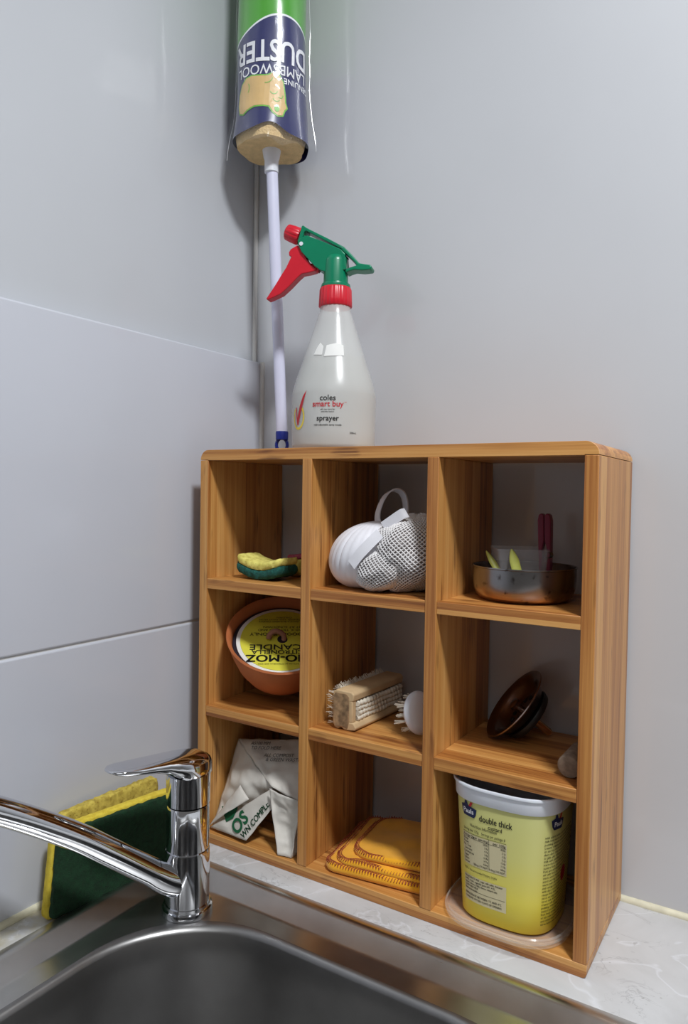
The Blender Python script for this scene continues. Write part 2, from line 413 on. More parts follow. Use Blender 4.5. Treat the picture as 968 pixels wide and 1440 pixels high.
rings = [rrect(X0 + d, X1 - d, Y0 + d, Y1 - d, r, z, 14) for d, z, r in ((0.0615, -0.0015, 0.109), (0.064, -0.0019, 0.111), (0.0665, -0.0035, 0.113), (0.068, -0.007, 0.113), (0.070, -0.03, 0.112), (0.078, -0.12, 0.105), (0.082, -0.145, 0.10), (0.092, -0.162, 0.09), (0.108, -0.17, 0.075), (0.20, -0.174, 0.03))]
gv, gf = loft(rings, True, False, False)
n = len(rings[0]); k0 = len(gv) - n; gv.append(V((0.267, -0.30, -0.176))); gf += [(k0 + i, k0 + (i + 1) % n, len(gv) - 1) for i in range(n)]
obj('bowl', gv, gf, M_bowl, sink, label='deep satin steel bowl of the sink')
obj('drain', *lathe([(0.001, -0.1735), (0.038, -0.1735), (0.041, -0.174), (0.041, -0.177)], (0.267, -0.30, 0)), M_chrome, sink)

# ------------------------------------------------------------------ tap
FX, FY = 0.0885, -0.1055
tap = thing('mixer_tap', 'chrome single lever mixer tap standing at the back corner of the sink', 'tap', (FX, FY, 0.0))
A = radians(255); FD = V((cos(A), sin(A), 0)); FS = V((-sin(A), cos(A), 0)); FC = V((FX, FY, 0))
fp = lambda s, w_, z: FC + FD * s + FS * w_ + V((0, 0, z))
obj('base_flange', *lathe([(0.0235, -0.0012), (0.0238, 0.0015), (0.0232, 0.004), (0.0215, 0.0045), (0.0215, 0.008)], FC), M_chrome, tap)
g = G(); g.add(*lathe([(0.0205, 0.007), (0.0208, 0.03), (0.0206, 0.055), (0.0202, 0.058)], FC))
g.go('body', M_chrome, tap)
obj('cartridge_housing', *lathe([(0.0190, 0.0575), (0.0190, 0.0590), (0.0200, 0.0595), (0.0198, 0.098), (0.0192, 0.1002), (0.018, 0.1002)], FC), M_chrome, tap)
sp = smoothpath([fp(0.002, 0, 0.026), fp(0.022, 0, 0.036), fp(0.044, 0, 0.053), fp(0.078, 0, 0.0795), fp(0.113, 0, 0.1060), fp(0.165, 0, 0.1395), fp(0.21, 0, 0.163), fp(0.245, 0, 0.170)], 7)
L = len(sp); obj('spout', *tube(sp, [0.0165 - 0.0035 * min(1, i / 12) - 0.003 * (i / L) for i in range(L)], 24), M_chrome, tap)
obj('aerator', *lathe([(0.0105, -0.012), (0.0112, 0), (0.0112, 0.004)], fp(0.243, 0, 0.158), 24), M_chrome, tap)
# lever handle: cap swelling into a flat paddle
rings = []
N = 40
for z, r in ((0.1012, 0.0186), (0.102, 0.0203), (0.118, 0.0205), (0.130, 0.0206)):
    rings.append([FC + V((r * cos(2 * pi * k / N), r * sin(2 * pi * k / N), z)) for k in range(N)])
obj('handle_cap', *loft(rings), M_chrome, tap)
rings = []
stations = [(-0.0206, 0.132, 0.140, 0.004), (-0.0185, 0.1245, 0.1445, 0.0115), (-0.012, 0.122, 0.1478, 0.0170), (0.0, 0.122, 0.1497, 0.0205), (0.010, 0.1255, 0.1503, 0.0204), (0.018, 0.131, 0.1505, 0.0196), (0.028, 0.1375, 0.1506, 0.0182), (0.040, 0.1415, 0.1508, 0.0172), (0.055, 0.1440, 0.1512, 0.0166), (0.068, 0.1460, 0.1520, 0.0150), (0.076, 0.1478, 0.1522, 0.0115), (0.0805, 0.1494, 0.1518, 0.0050)]
for s, zb, zt, hw in stations:
    ring = []
    for k in range(24):
        t = 2 * pi * k / 24; c, sn = cos(t), sin(t)
        ring.append(fp(s, hw * math.copysign(abs(c) ** 0.75, c), (zb + zt) / 2 + (zt - zb) / 2 * math.copysign(abs(sn) ** 0.6, sn)))
    rings.append(ring)
obj('lever', *loft(rings), M_chrome, tap)

# ------------------------------------------------------------------ wooden shelf
W, D, H, T = 0.4317, 0.1366, 0.44, 0.0115
CW, CH = (W - T) / 3, (H - T) / 3
shelf = thing('cubby_shelf', 'honey coloured bamboo shelf of nine square compartments standing behind the sink', 'shelf', (W / 2, D / 2, 0))
def board(name, b, mat): return bev(obj(name, *box(*b), mat, shelf, smooth=False), 0.0006, 2)
def hboard(name, top):
    r = 0.011; pts = []
    if top:
        for cx, a0 in ((W - r, 0), (r, 90)):
            for k in range(9): a = radians(a0 + 90 * k / 8); pts.append((cx + r * cos(a), H - r + r * sin(a)))
        pts += [(0, H - T + 0.0005), (T, H - T + 0.0005), (T, H - T), (W - T, H - T), (W - T, H - T + 0.0005), (W, H - T + 0.0005)]
    else:
        r = 0.004
        pts = [(W, T), (0, T), (0, r)] + [(r - r * cos(radians(90 * k / 5)), r - r * sin(radians(90 * k / 5))) for k in range(1, 6)] + [(W - r + r * sin(radians(90 * k / 5)), r - r * cos(radians(90 * k / 5))) for k in range(6)]
    v, f = poly_prism(pts, lambda x, z, y: V((x, y, z)), 0, D)
    o = obj(name, v, f, BX, shelf, smooth=False); return bev(o, 0.0006, 2)
hboard('top_board', True); hboard('base_board', False)
board('side_board', (0, T, 0, D, T, H - T), BZ); board('side_board', (W - T, W, 0, D, T, H - T), BZ)
for i in (1, 2): board('divider', (CW * i, CW * i + T, -0.0004, D, T, H - T), BZ)
for i in range(3):
    for j in (1, 2): board('shelf_board', (CW * i + T, CW * (i + 1), 0.0002, D - 0.0003, CH * j, CH * j + T), BX)
F0, F1, F2 = T, CH + T, 2 * CH + T

# ------------------------------------------------------------------ spray bottle on top
BC = V((0.1345, 0.065, H))
bot = thing('spray_bottle', 'translucent trigger spray bottle with green head and red trigger on top of the shelf', 'bottle', BC)
def brad(z):
    pr = [(0, 0.0405), (0.0025, 0.0445), (0.006, 0.0456), (0.055, 0.0460), (0.062, 0.0456), (0.075, 0.0422), (0.10, 0.0338), (0.13, 0.0240), (0.146, 0.0190), (0.151, 0.0170), (0.158, 0.0165)]
    for (a, ra), (b, rb) in zip(pr, pr[1:]):
        if z <= b: return ra + (rb - ra) * (z - a) / (b - a)
    return pr[-1][1]
zs = [0, 0.0012, 0.0025, 0.006, 0.02, 0.05, 0.055, 0.059, 0.062, 0.068, 0.075, 0.088, 0.10, 0.115, 0.13, 0.14, 0.146, 0.151, 0.158]
BODY = obj('bottle_body', *lathe([(brad(z), z) for z in zs], BC, 64), M_bottle, bot)
zl = [z for z in zs if z < 0.1] + [0.1]
obj('water', *lathe([(brad(z) - 0.0012, max(z, 0.0012)) for z in zl], BC, 64), M_liquid, bot, label='water filling the bottle to just under its torn label')
g = G(); rings = []
for z, r in ((0.156, 0.0168), (0.157, 0.0178), (0.163, 0.0176), (0.175, 0.0170), (0.177, 0.0160)):
    rings.append([BC + V(((r + (0.0005 if k % 4 < 2 else 0)) * cos(2 * pi * k / 96), (r + (0.0005 if k % 4 < 2 else 0)) * sin(2 * pi * k / 96), z)) for k in range(96)])
obj('collar', *loft(rings), M_red, bot, label='ribbed red screw collar')
HD = V((-0.95, -0.31, 0)).normalized(); HS = V((HD.y, -HD.x, 0))
# profile plane: a = distance towards the nozzle (photo scale corrected), z = height over the shelf top
def hp(px, py, t):   # pixels of a side sketch of the head, 4770 px per metre
    a = -(px - 497) / 4770 * 1.03; z = 0.1775 + (448 - py) / 4770
    return BC + HD * a + HS * t + V((0, 0, z))
def prism(name, pts, t, mat, b=0.0012, par=bot):
    v, f = poly_prism(pts, hp, -t, t); o = obj(name, v, f, mat, par, smooth=False); return bev(o, b, 3)
def ell(cx, cy, rx, ry, n=12, a0=0, a1=360): return [(cx + rx * cos(radians(a0 + (a1 - a0) * k / n)), cy + ry * sin(radians(a0 + (a1 - a0) * k / n))) for k in range(n + 1)]
obj('neck_socket', *lathe([(0.0158, 0.1765), (0.0162, 0.178), (0.0155, 0.181), (0.0136, 0.182), (0.0128, 0.205), (0.0118, 0.210), (0.007, 0.213), (0.001, 0.2136)], BC, 40), M_green, bot)
for sgn in (-1, 1):   # two cheek plates with the channel between them
    pts = [(312, 196), (330, 186), (356, 180), (376, 190), (440, 218), (505, 250), (530, 262), (556, 290), (552, 296), (557, 340), (560, 366), (520, 375), (470, 378), (430, 366), (395, 340), (325, 262), (305, 218)]
    v, f = poly_prism(pts, hp, sgn * 0.0052, sgn * 0.0090); bev(obj('head_cheek', v, f, M_green, bot, smooth=False), 0.0008, 2)
prism('head_ridge', [(325, 128), (332, 126), (350, 140), (400, 168), (460, 201), (520, 236), (545, 256), (536, 262), (510, 248), (455, 216), (395, 182), (348, 155), (338, 160), (330, 190), (316, 200), (308, 214), (303, 206), (312, 180)], 0.0085, M_green)
v, f = poly_prism([(330, 172), (345, 176), (400, 200), (470, 234), (530, 264), (556, 300), (556, 372), (430, 364), (395, 338), (325, 258), (308, 215)], hp, -0.0056, 0.0056)
bev(obj('head_core', v, f, M_green, bot, smooth=False), 0.0008, 2)
# rear grip loop: open triangle ending in a duck tail
prism('rear_grip', [(515, 232), (545, 250), (585, 290), (625, 338), (655, 345), (683, 350), (689, 360), (684, 374), (640, 376), (600, 370), (575, 376), (556, 384), (553, 366), (580, 356), (612, 348), (596, 328), (560, 290), (535, 268)], 0.0082, M_green)
ax = (hp(234, 140, 0) - hp(312, 176, 0)).normalized(); n0 = hp(306, 172, 0); Ln = (hp(234, 140, 0) - n0).length
rings = []; q = V((0, 0, 1)).rotation_difference(ax)
for r, z in ((0.0080, 0), (0.0094, 0.002), (0.0092, 0.010), (0.0086, Ln - 0.001), (0.0074, Ln), (0.0045, Ln), (0.004, Ln - 0.002)):
    rings.append([n0 + q @ V(((r - (0.0007 if (k % 6) < 2 and 0.001 < z < Ln - 0.002 else 0)) * cos(2 * pi * k / 72), (r - (0.0007 if (k % 6) < 2 and 0.001 < z < Ln - 0.002 else 0)) * sin(2 * pi * k / 72), z)) for k in range(72)])
obj('nozzle', *loft(rings), M_red, bot, label='ribbed red nozzle')
prism('trigger', [(300, 222), (315, 232), (335, 265), (352, 300), (375, 330), (402, 350), (398, 360), (360, 368), (325, 372), (300, 392), (262, 430), (215, 470), (160, 492), (140, 498), (135, 491), (150, 470), (185, 420), (215, 372), (240, 335), (262, 290), (268, 280), (256, 274), (254, 256), (264, 240), (284, 230)], 0.0062, M_red, 0.0018)
obj('piston', *tube([hp(338, 330, 0), hp(412, 344, 0)], 0.0046, 16), M_red, bot)
pv = hp(325, 222, 0)
obj('pivot_pin', *tube([pv - HS * 0.0098, pv + HS * 0.0098], 0.0022, 16), M_plast_w, bot, label='white pivot pin')
# print on the bottle
PH0 = radians(-65)
def bmap(x, y, z0=0.0, ph=PH0, off=0.0004):
    z = z0 + y; r = brad(z) + off; a = ph + x / 0.046
    return BC + V((r * cos(a), r * sin(a), z))
BL = lambda z0, ph=PH0: (lambda x, y: bmap(x, y, z0, ph))
text('coles', 0.0082, BL(0.0525), M_ink, BODY, bold=0.012)
text('smart buy', 0.0082, BL(0.0462), M_ink_red, BODY, bold=0.015, label='red lettering')
text('TM', 0.0018, BL(0.048, PH0 + 0.40), M_ink_red, BODY)
text('why pay more for', 0.0021, BL(0.0408), M_ink, BODY, bold=0.01)
text('everyday basics?', 0.0021, BL(0.0384), M_ink, BODY, bold=0.01)
text('sprayer', 0.0078, BL(0.0315), M_ink, BODY, bold=0.016)
text('with adjustable spray nozzle', 0.0026, BL(0.0248), M_ink, BODY, bold=0.015)
text('500mL', 0.0028, BL(0.0168, PH0 + 0.60), M_ink, BODY, bold=0.01)
PT = PH0 - 0.80
ring_o = ell(0, 0, 0.0098, 0.0135, 40, 75, -225); ring_i = ell(0, 0, 0.0077, 0.0110, 40, -225, 75)
decal(ring_o + ring_i, BL(0.034, PT), M_ink_yel, BODY, 'logo_ring', label='yellow ring of the printed tick logo')
decal([(-0.0045, 0.010), (-0.0030, 0.0105), (-0.0012, -0.001), (0.003, 0.012), (0.0075, 0.021), (0.0125, 0.0275), (0.0092, 0.017), (0.0045, 0.004), (0.0005, -0.0085), (-0.0015, -0.0088), (-0.0035, 0.0)], lambda x, y: bmap(x, y, 0.034, PT, 0.0007), M_ink_red, BODY, 'logo_tick', label='red printed tick')
decal([(-0.013, -0.0062), (0.0150, -0.0052), (0.0155, 0.0062), (0.006, 0.0085), (-0.002, 0.0074), (-0.011, 0.0060), (-0.012, 0.0)], lambda x, y: bmap(x, y, 0.1035, PH0 + 0.10, 0.0006), M_white_paper, BODY, 'torn_sticker', 0.004, label='torn white sticker')
decal([(-0.028, -0.0045), (-0.014, -0.0055), (-0.0135, 0.004), (-0.020, 0.0085), (-0.024, 0.004)], lambda x, y: bmap(x, y, 0.1045, PH0 + 0.05, 0.0006), M_white_paper, BODY, 'torn_sticker', 0.004)

# ------------------------------------------------------------------ duster in the corner
dst = thing('lambswool_duster', 'packaged lambswool duster on a long pale handle, propped head-up in the corner', 'duster', (0.034, 0.103, H))
S0, S1 = V((0.0345, 0.104, 0.462)), V((0.0275, 0.0855, 0.790))
DDv = (S1 - S0).normalized()
obj('handle', *tube([S0, S0 + (S1 - S0) * 0.5, S1], 0.0069, 28), M_stick, dst)
def atz(z): return S0 + DDv * ((z - S0.z) / DDv.z)
obj('ferrule', *lathe([(0.0069, 0.772), (0.0083, 0.773), (0.0083, 0.787), (0.0095, 0.790), (0.0138, 0.815), (0.0130, 0.819)], (S1.x, S1.y, 0), 32), M_plast_w, dst, label='flared white plastic ferrule')
g = G(); g.add(*lathe([(0.0076, 0), (0.0078, 0.008), (0.0074, 0.010)], (S0.x, S0.y, S0.z - 0.004), 24))
g.go('end_cap', M_blue, dst, label='blue end cap')
ring = [S0 + V((cr.x * 0.0066 * sin(t), cr.y * 0.0066 * sin(t), -0.0105 + 0.0085 * cos(t))) for t in [2 * pi * k / 24 for k in range(24)]]
g = G()
for k in range(24):
    a, b = ring[k], ring[(k + 1) % 24]; g.add(*tube([a, b], 0.0021, 8))
g.go('hanging_loop', M_blue, dst)
DC = V((0.0265, 0.0855, 0))
def drad(z, a):   # sleeve radius
    t = (z - 0.80) / 0.3
    r = 0.0450 - 0.0045 * min(1, max(0, (z - 0.80) / 0.06)) - 0.001 * t
    return r + 0.0008 * sin(3 * a + z * 30) + (0.0018 * sin(5 * a + 1) if z < 0.83 else 0) * (0.83 - z) / 0.03
def dpt(a, z, off=0.0): r = drad(z, a) + off; return DC + V((r * cos(a), r * sin(a), z))
# fleece
rings = []
for i in range(26):
    z = 0.7985 + i * 0.0125; ring = []
    for k in range(64):
        a = 2 * pi * k / 64; p = dpt(a, z, -0.0035); ss = 0.93 if i == 0 else 1
        p = DC + V(((p - DC).x * ss, (p - DC).y * ss, z)); p += V((cos(a), sin(a), 0)) * nz(p, 90, 0.0022) * ss
        ring.append(p)
    rings.append(ring)
obj('fleece_head', *loft(rings), M_fleece, dst, label='cream fleece showing under the printed sleeve')
# printed sleeve: navy below, white line, green above; notched lower hem
CAMA = radians(-51)
def hem(a):
    d = (a - CAMA + pi) % (2 * pi) - pi; return 0.8030 + 0.008 * math.exp(-(d / 0.35) ** 2) - 0.003 * sin(d)
def wave(a):
    d = (a - CAMA + pi) % (2 * pi) - pi; return 0.920 + 0.0125 * cos((d - 0.35) * 1.5)
v, f, mi = [], [], []; NA = 96; rows = []
for k in range(NA):
    a = 2 * pi * k / NA; h, wv = hem(a), wave(a)
    col = [h + (wv - h) * i / 12 for i in range(13)] + [wv + 0.0022] + [wv + 0.0022 + (1.12 - wv - 0.0022) * i / 14 for i in range(1, 15)]
    rows.append([dpt(a, z) for z in col])
nr = len(rows[0])
for r_ in rows: v += r_
for k in range(NA):
    for i in range(nr - 1):
        a, b = k * nr + i, ((k + 1) % NA) * nr + i
        f.append((a, b, b + 1, a + 1)); mi.append(0 if i < 12 else (1 if i == 12 else 2))
SLV = obj('printed_sleeve', v, f, [M_sleeve_n, M_ink_white, M_sleeve_g], dst, midx=mi, label='navy and green printed sleeve')
def dmap(z0, a0=CAMA, off=0.0007): return lambda x, y: dpt(a0 - x / 0.0405, z0 - y, off)
text('DUSTER', 0.0330, dmap(0.8940, CAMA - 0.02), M_ink_white, SLV, bold=0.02, sx=0.80, step=0.005, label='white upside-down lettering')
text('LAMBSWOOL', 0.0160, dmap(0.8725, CAMA - 0.02), M_ink_white, SLV, bold=0.008, sx=0.92, step=0.005)
text('GENUINE', 0.0090, dmap(0.8610, CAMA + 0.80), M_ink_white, SLV, bold=0.008)
lamb = [(-0.021, 0.004), (-0.0195, 0.017), (-0.0145, 0.0245), (-0.008, 0.026), (-0.003, 0.023), (0.0, 0.0225), (0.010, 0.0228), (0.0175, 0.0235), (0.024, 0.0225), (0.0305, 0.0175), (0.034, 0.007), (0.0345, -0.006), (0.032, -0.0150), (0.0265, -0.0175), (0.0205, -0.0145), (0.012, -0.0115), (0.002, -0.0115), (-0.0045, -0.0125), (-0.008, -0.0185), (-0.0135, -0.0225), (-0.0185, -0.0215), (-0.0205, -0.0155), (-0.0235, -0.0120), (-0.0215, -0.0060), (-0.0215, 0.0)]
lamb = [(x, -y) for x, y in lamb]
def grow(p, s):
    n_ = len(p); out = []
    for i in range(n_):
        a, b, c = V(p[i - 1]), V(p[i]), V(p[(i + 1) % n_]); t = (c - a).normalized(); nn = V((t.y, -t.x)); out.append(tuple(b + nn * s))
    return out
area_ = sum(lamb[i - 1][0] * lamb[i][1] - lamb[i][0] * lamb[i - 1][1] for i in range(len(lamb)))
sg = 1 if area_ > 0 else -1
LA = CAMA - 0.18
flip = lambda z0, off: (lambda x, y: dpt(LA - x / 0.0405 * -1 * -1, z0 - y * -1 * -1, off))
decal(grow(lamb, sg * 0.0016), flip(0.8415, 0.0006), M_lgreen, SLV, 'lamb_outline', 0.008, label='green outline of a printed sheep')
decal(lamb, flip(0.8415, 0.0009), M_tan, SLV, 'lamb_print', 0.008, label='tan printed sheep shape')
decal(ell(-0.0125, 0.0145, 0.0028, 0.0042, 16), flip(0.8415, 0.0012), M_lgreen, SLV, 'lamb_ear', 0.008)
for x_, y_, r_, a0_, a1_ in ((-0.009, -0.006, 0.0045, 20, 170), (-0.012, 0.003, 0.004, 10, 160), (-0.0165, -0.0005, 0.003, 30, 200), (0.0285, -0.010, 0.010, 150, 215), (0.0, -0.022, 0.008, 80, 170)):
    decal(ell(x_, y_, r_, r_, 14, a0_, a1_) + ell(x_, y_, r_ - 0.0008, r_ - 0.0008, 14, a1_, a0_), flip(0.8415, 0.0012), M_lgreen, SLV, 'lamb_curl')
# loose clear bag around it
v, f = [], []; NA = 90; NR = 34
for i in range(NR):
    z = 0.788 + i * 0.0098
    for k in range(NA):
        a = 2 * pi * k / NA; d = (a - radians(20) + pi) % (2 * pi) - pi
        flare = 0.004 * max(0, 1 - i / 6)
        off = 0.0018 + flare + 0.0042 * math.exp(-(d / 0.5) ** 2) + abs(noise.noise(V((cos(a) * 4, sin(a) * 4, z * 22)))) * 0.003
        dl = (a - radians(215) + pi) % (2 * pi) - pi; off += 0.002 * math.exp(-(dl / 0.3) ** 2) * max(0, 1 - i / 8)
        zz = z + (0.010 * noise.noise(V((cos(a) * 2.2, sin(a) * 2.2, 3))) if i == 0 else 0)
        v.append(dpt(a, max(z, 0.80), off) * 1 + V((0, 0, zz - max(z, 0.80))))
for i in range(NR - 1):
    for k in range(NA): a, b = i * NA + k, i * NA + (k + 1) % NA; f.append((a, b, b + NA, a + NA))
v = [V((max(p.x, -0.038), min(p.y, 0.1385), p.z)) for p in v]
for k0 in (4, 52):   # thin clear tubes added as white highlights along both bag edges
    obj('bag_edge_glint', *tube([v[i * NA + k0] for i in range(NR)], 0.0004, 6), M_edge_glint, dst, label='thin tube added as the bright highlight on the clear bag edge')
obj('clear_bag', v, f, M_film, dst, label='crinkled clear plastic bag')

# ------------------------------------------------------------------ sponges in compartment 1 and behind the tap
def slab(L, Wd, z0, z1, mat, name, par, place, r=0.004, seed=0, amp=0.0006, nx=30, ny=16):
    """rounded slab of size L x Wd; place(x, y, z) bends it into position"""
    rings = []; h = z1 - z0; e = min(r, h * 0.35)
    for ins, z in ((e, z0), (e * 0.3, z0 + e * 0.3), (0, z0 + e), (0, z1 - e), (e * 0.3, z1 - e * 0.3), (e, z1)):
        ring = rrect(-L / 2 + ins, L / 2 - ins, -Wd / 2 + ins, Wd / 2 - ins, max(0.002, 0.006 - ins), z, 5)
        dense = []
        for i, p in enumerate(ring):
            qn = ring[(i + 1) % len(ring)]; m = max(1, int((qn - p).length / 0.004))
            dense += [p + (qn - p) * (j / m) for j in range(m)]
        rings.append(dense)
    mn = min(len(r_) for r_ in rings)
    def resample(rg, n_):
        cum = [0]; 
        for i in range(len(rg)): cum.append(cum[-1] + (rg[(i + 1) % len(rg)] - rg[i]).length)
        out = []; j = 0
        for k in range(n_):
            s = cum[-1] * k / n_
            while cum[j + 1] < s: j += 1
            t = (s - cum[j]) / (cum[j + 1] - cum[j] + 1e-12); out.append(rg[j] + (rg[(j + 1) % len(rg)] - rg[j]) * t)
        return out
    rings = [resample(rg, 120) for rg in rings]
    for s in (0.75, 0.5, 0.25): rings.append([V((p.x * s, p.y * s, z1)) for p in rings[5]])
    for s in (0.75, 0.5, 0.25): rings.insert(0, [V((p.x * s, p.y * s, z0)) for p in rings[0 if s == 0.75 else 0]])
    # rebuild inner bottom rings from the true bottom ring
    bot_ = rings[3]; 
    for i, s in enumerate((0.25, 0.5, 0.75)): rings[i] = [V((p.x * s, p.y * s, z0)) for p in bot_]
    vv, ff = loft(rings)
    out = []
    for p in vv:
        p = p + V((nz(p, 220, amp, seed), nz(p, 220, amp, seed + 1), nz(p, 220, amp, seed + 2))); out.append(place(p))
    return obj(name, out, ff, mat, par)
s1 = thing('scrub_sponge', 'curled yellow and teal scrub sponge lying in the top left compartment', 'sponge', (0.074, 0.045, F2))
def pl1(p):
    c = 12.0 * (p.x - 0.002) ** 2 * 0.72 + (0.004 if p.x > 0.03 else 0) * (p.x - 0.03) / 0.01
    a = radians(-4); x, y = p.x * cos(a) - p.y * sin(a), p.x * sin(a) + p.y * cos(a)
    return V((0.0672 + x, 0.037 + y, F2 + 0.0008 + p.z + c * 0.9))
slab(0.064, 0.038, 0, 0.0105, M_scour_b, 'scourer', s1, pl1, seed=1, amp=0.0012)
slab(0.063, 0.037, 0.0100, 0.0190, M_sponge, 'foam', s1, pl1, seed=4)
s2 = thing('pink_sponge', 'worn tan sponge with a pink scouring top, behind the curled teal sponge', 'sponge', (0.095, 0.095, F2))
pl2 = lambda p: V((0.0975 + p.x, 0.088 + p.y, F2 + 0.0006 + p.z + 0.18 * max(0, p.x + 0.02)))
slab(0.056, 0.042, 0, 0.019, M_sponge_d, 'foam', s2, pl2, seed=7)
slab(0.056, 0.042, 0.0188, 0.0245, M_scour_p, 'scourer', s2, pl2, seed=9)

s3 = thing('large_scourer_sponge', 'large dark green and yellow scouring sponge standing on edge behind the tap', 'sponge', (0.005, -0.13, 0.0))
u3 = V((0.165, 0.986, 0.0)).normalized(); n3 = V((u3.y, -u3.x, 0)); up3 = (V((0, 0, 1)) - n3 * 0.05).normalized()
o3 = V((0.0065, -0.186, 0.0075))
def pl3(dz=0):
    def f_(p):
        k = 0.5 - p.y / 0.074   # 1 at the foot, 0 at the top
        return o3 + u3 * (p.x + 0.066 - 0.010 * k * (0.5 - p.x / 0.132)) + up3 * (p.y + 0.037) + n3 * (p.z) - V((0, 0, 0.0062 * k * (0.5 - p.x / 0.132)))
    return f_
slab(0.130, 0.070, -0.004, 0.003, M_scour, 'scourer', s3, pl3(), r=0.003, seed=11, amp=0.0012)
slab(0.134, 0.074, -0.0135, -0.0038, M_sponge_y, 'foam', s3, pl3(), r=0.002, seed=14)
s4 = thing('coarse_sponge', 'coarse golden sponge standing against the wall behind the large green one', 'sponge', (-0.014, -0.11, 0.0))
def pl4(p): return V((-0.0195 + 0.05 * (p.x + 0.05) + p.z * 0.9, -0.108 + p.x, 0.0435 + p.y + 0.00 * p.x))
slab(0.118, 0.084, -0.0062, 0.0048, M_sponge_d, 'foam', s4, pl4, r=0.003, seed=17, amp=0.0018)

# ------------------------------------------------------------------ mesh laundry bag
mb = thing('mesh_pouch', 'white mesh pouch with ribbed elastic end, stuffed in the top middle compartment', 'bag', (0.21, 0.05, F2))
def blob(c, rx, ry, rz, fn, nu, nv, name, mat, par, tilt=0, v0=0.0):
    c = V(c); rings = []
    for j in range(nv + 1):
        th = pi * (0.02 + 0.96 * j / nv); ring = []
        for i in range(nu):
            ph = 2 * pi * i / nu; k = 1 + fn(ph, th)
            p = V((rx * sin(th) * cos(ph) * k, ry * sin(th) * sin(ph) * k, rz * cos(th) * (1 + 0.3 * fn(ph, th))))
            p = V((p.x + p.z * tilt, p.y, p.z)); q_ = c + p
            q_.z = max(q_.z, F2 + 0.0014); q_.x = min(q_.x, 2 * CW - 0.002); q_.y = min(q_.y, D - 0.002); q_.x = max(q_.x, CW + T + 0.0008)
            ring.append(q_)
        rings.append(ring)
    vv, ff = loft(rings); return obj(name, vv, ff, mat, par)
def ribs(ph, th):
    s = 0.036 * abs(sin(ph * 15)) ** 0.5 * sin(th) ** 0.7; return s + 0.03 * noise.noise(V((cos(ph) * 1.5, sin(ph) * 1.5, th)))
blob((0.196, 0.045, F2 + 0.0335), 0.043, 0.040, 0.0355, ribs, 160, 36, 'elastic_end', M_cloth_w, mb, 0.22)
def lump(ph, th): return 0.16 * noise.noise(V((cos(ph) * 1.7 + 4, sin(ph) * 1.7, th * 1.3))) + 0.06 * noise.noise(V((cos(ph) * 5, sin(ph) * 5, th * 4)))
blob((0.240, 0.052, F2 + 0.037), 0.0350, 0.0435, 0.0345, lump, 60, 30, 'net_lining', M_net_in, mb, 0.12)
ne = blob((0.240, 0.052, F2 + 0.0375), 0.0395, 0.048, 0.0395, lump, 50, 28, 'netting', M_net, mb, 0.12)
def netify(o, th=0.0017):
    bm = bmesh.new(); bm.from_mesh(o.data); big = [f_ for f_ in bm.faces if len(f_.verts) > 4]; bmesh.ops.delete(bm, geom=big, context='FACES_ONLY')
    bmesh.ops.poke(bm, faces=bm.faces[:]); es = [e for e in bm.edges if all(len(v_.link_edges) > 4 or True for v_ in e.verts)]
    # dissolve the original grid edges so the poked diagonals form diamonds
    keep = [e for e in bm.edges if (len(e.verts[0].link_edges) == 4) != (len(e.verts[1].link_edges) == 4)]
    ks = set(keep); bmesh.ops.dissolve_edges(bm, edges=[e for e in bm.edges if e not in ks and len(e.link_faces) == 2], use_verts=False)
    bm.to_mesh(o.data); bm.free()
    m = o.modifiers.new('net', 'WIREFRAME'); m.thickness = th; m.use_even_offset = False; m.use_replace = True
    o['kind'] = 'stuff'
netify(ne)
def lump2(ph, th): return 0.12 * noise.noise(V((cos(ph) * 2 + 9, sin(ph) * 2, th * 2)))
n2 = blob((0.222, 0.022, F2 + 0.023), 0.026, 0.022, 0.022, lump2, 32, 17, 'netting_fold', M_net, mb, 0.3)
l2 = blob((0.222, 0.022, F2 + 0.023), 0.0230, 0.0190, 0.0190, lump2, 44, 24, 'fold_lining', M_net_in, mb, 0.3)
netify(n2)
def rib(name, pts, wd, wid, th, mat=M_cloth_w): return obj(name, *ribbon(smoothpath(pts, 6), wd, wid, th), mat, mb)
rib('hanging_loop', [(0.204, 0.050, 0.357), (0.200, 0.050, 0.370), (0.2025, 0.052, 0.384), (0.208, 0.056, 0.395), (0.2150, 0.062, 0.3985), (0.2205, 0.068, 0.393), (0.2225, 0.070, 0.378), (0.221, 0.068, 0.362)], (0.80, -0.50, 0.25), 0.010, 0.0014)
rib('hem_band', [(0.200, 0.0005, 0.3245), (0.209, 0.0015, 0.3360), (0.2185, 0.005, 0.3470), (0.2260, 0.010, 0.3560)], (0.62, 0.1, -0.75), 0.0105, 0.0016)
rib('hem_band', [(0.223, 0.022, 0.362), (0.232, 0.022, 0.368), (0.243, 0.022, 0.375), (0.2475, 0.024, 0.3765)], (0.5, 0.1, -0.8), 0.010, 0.0014)

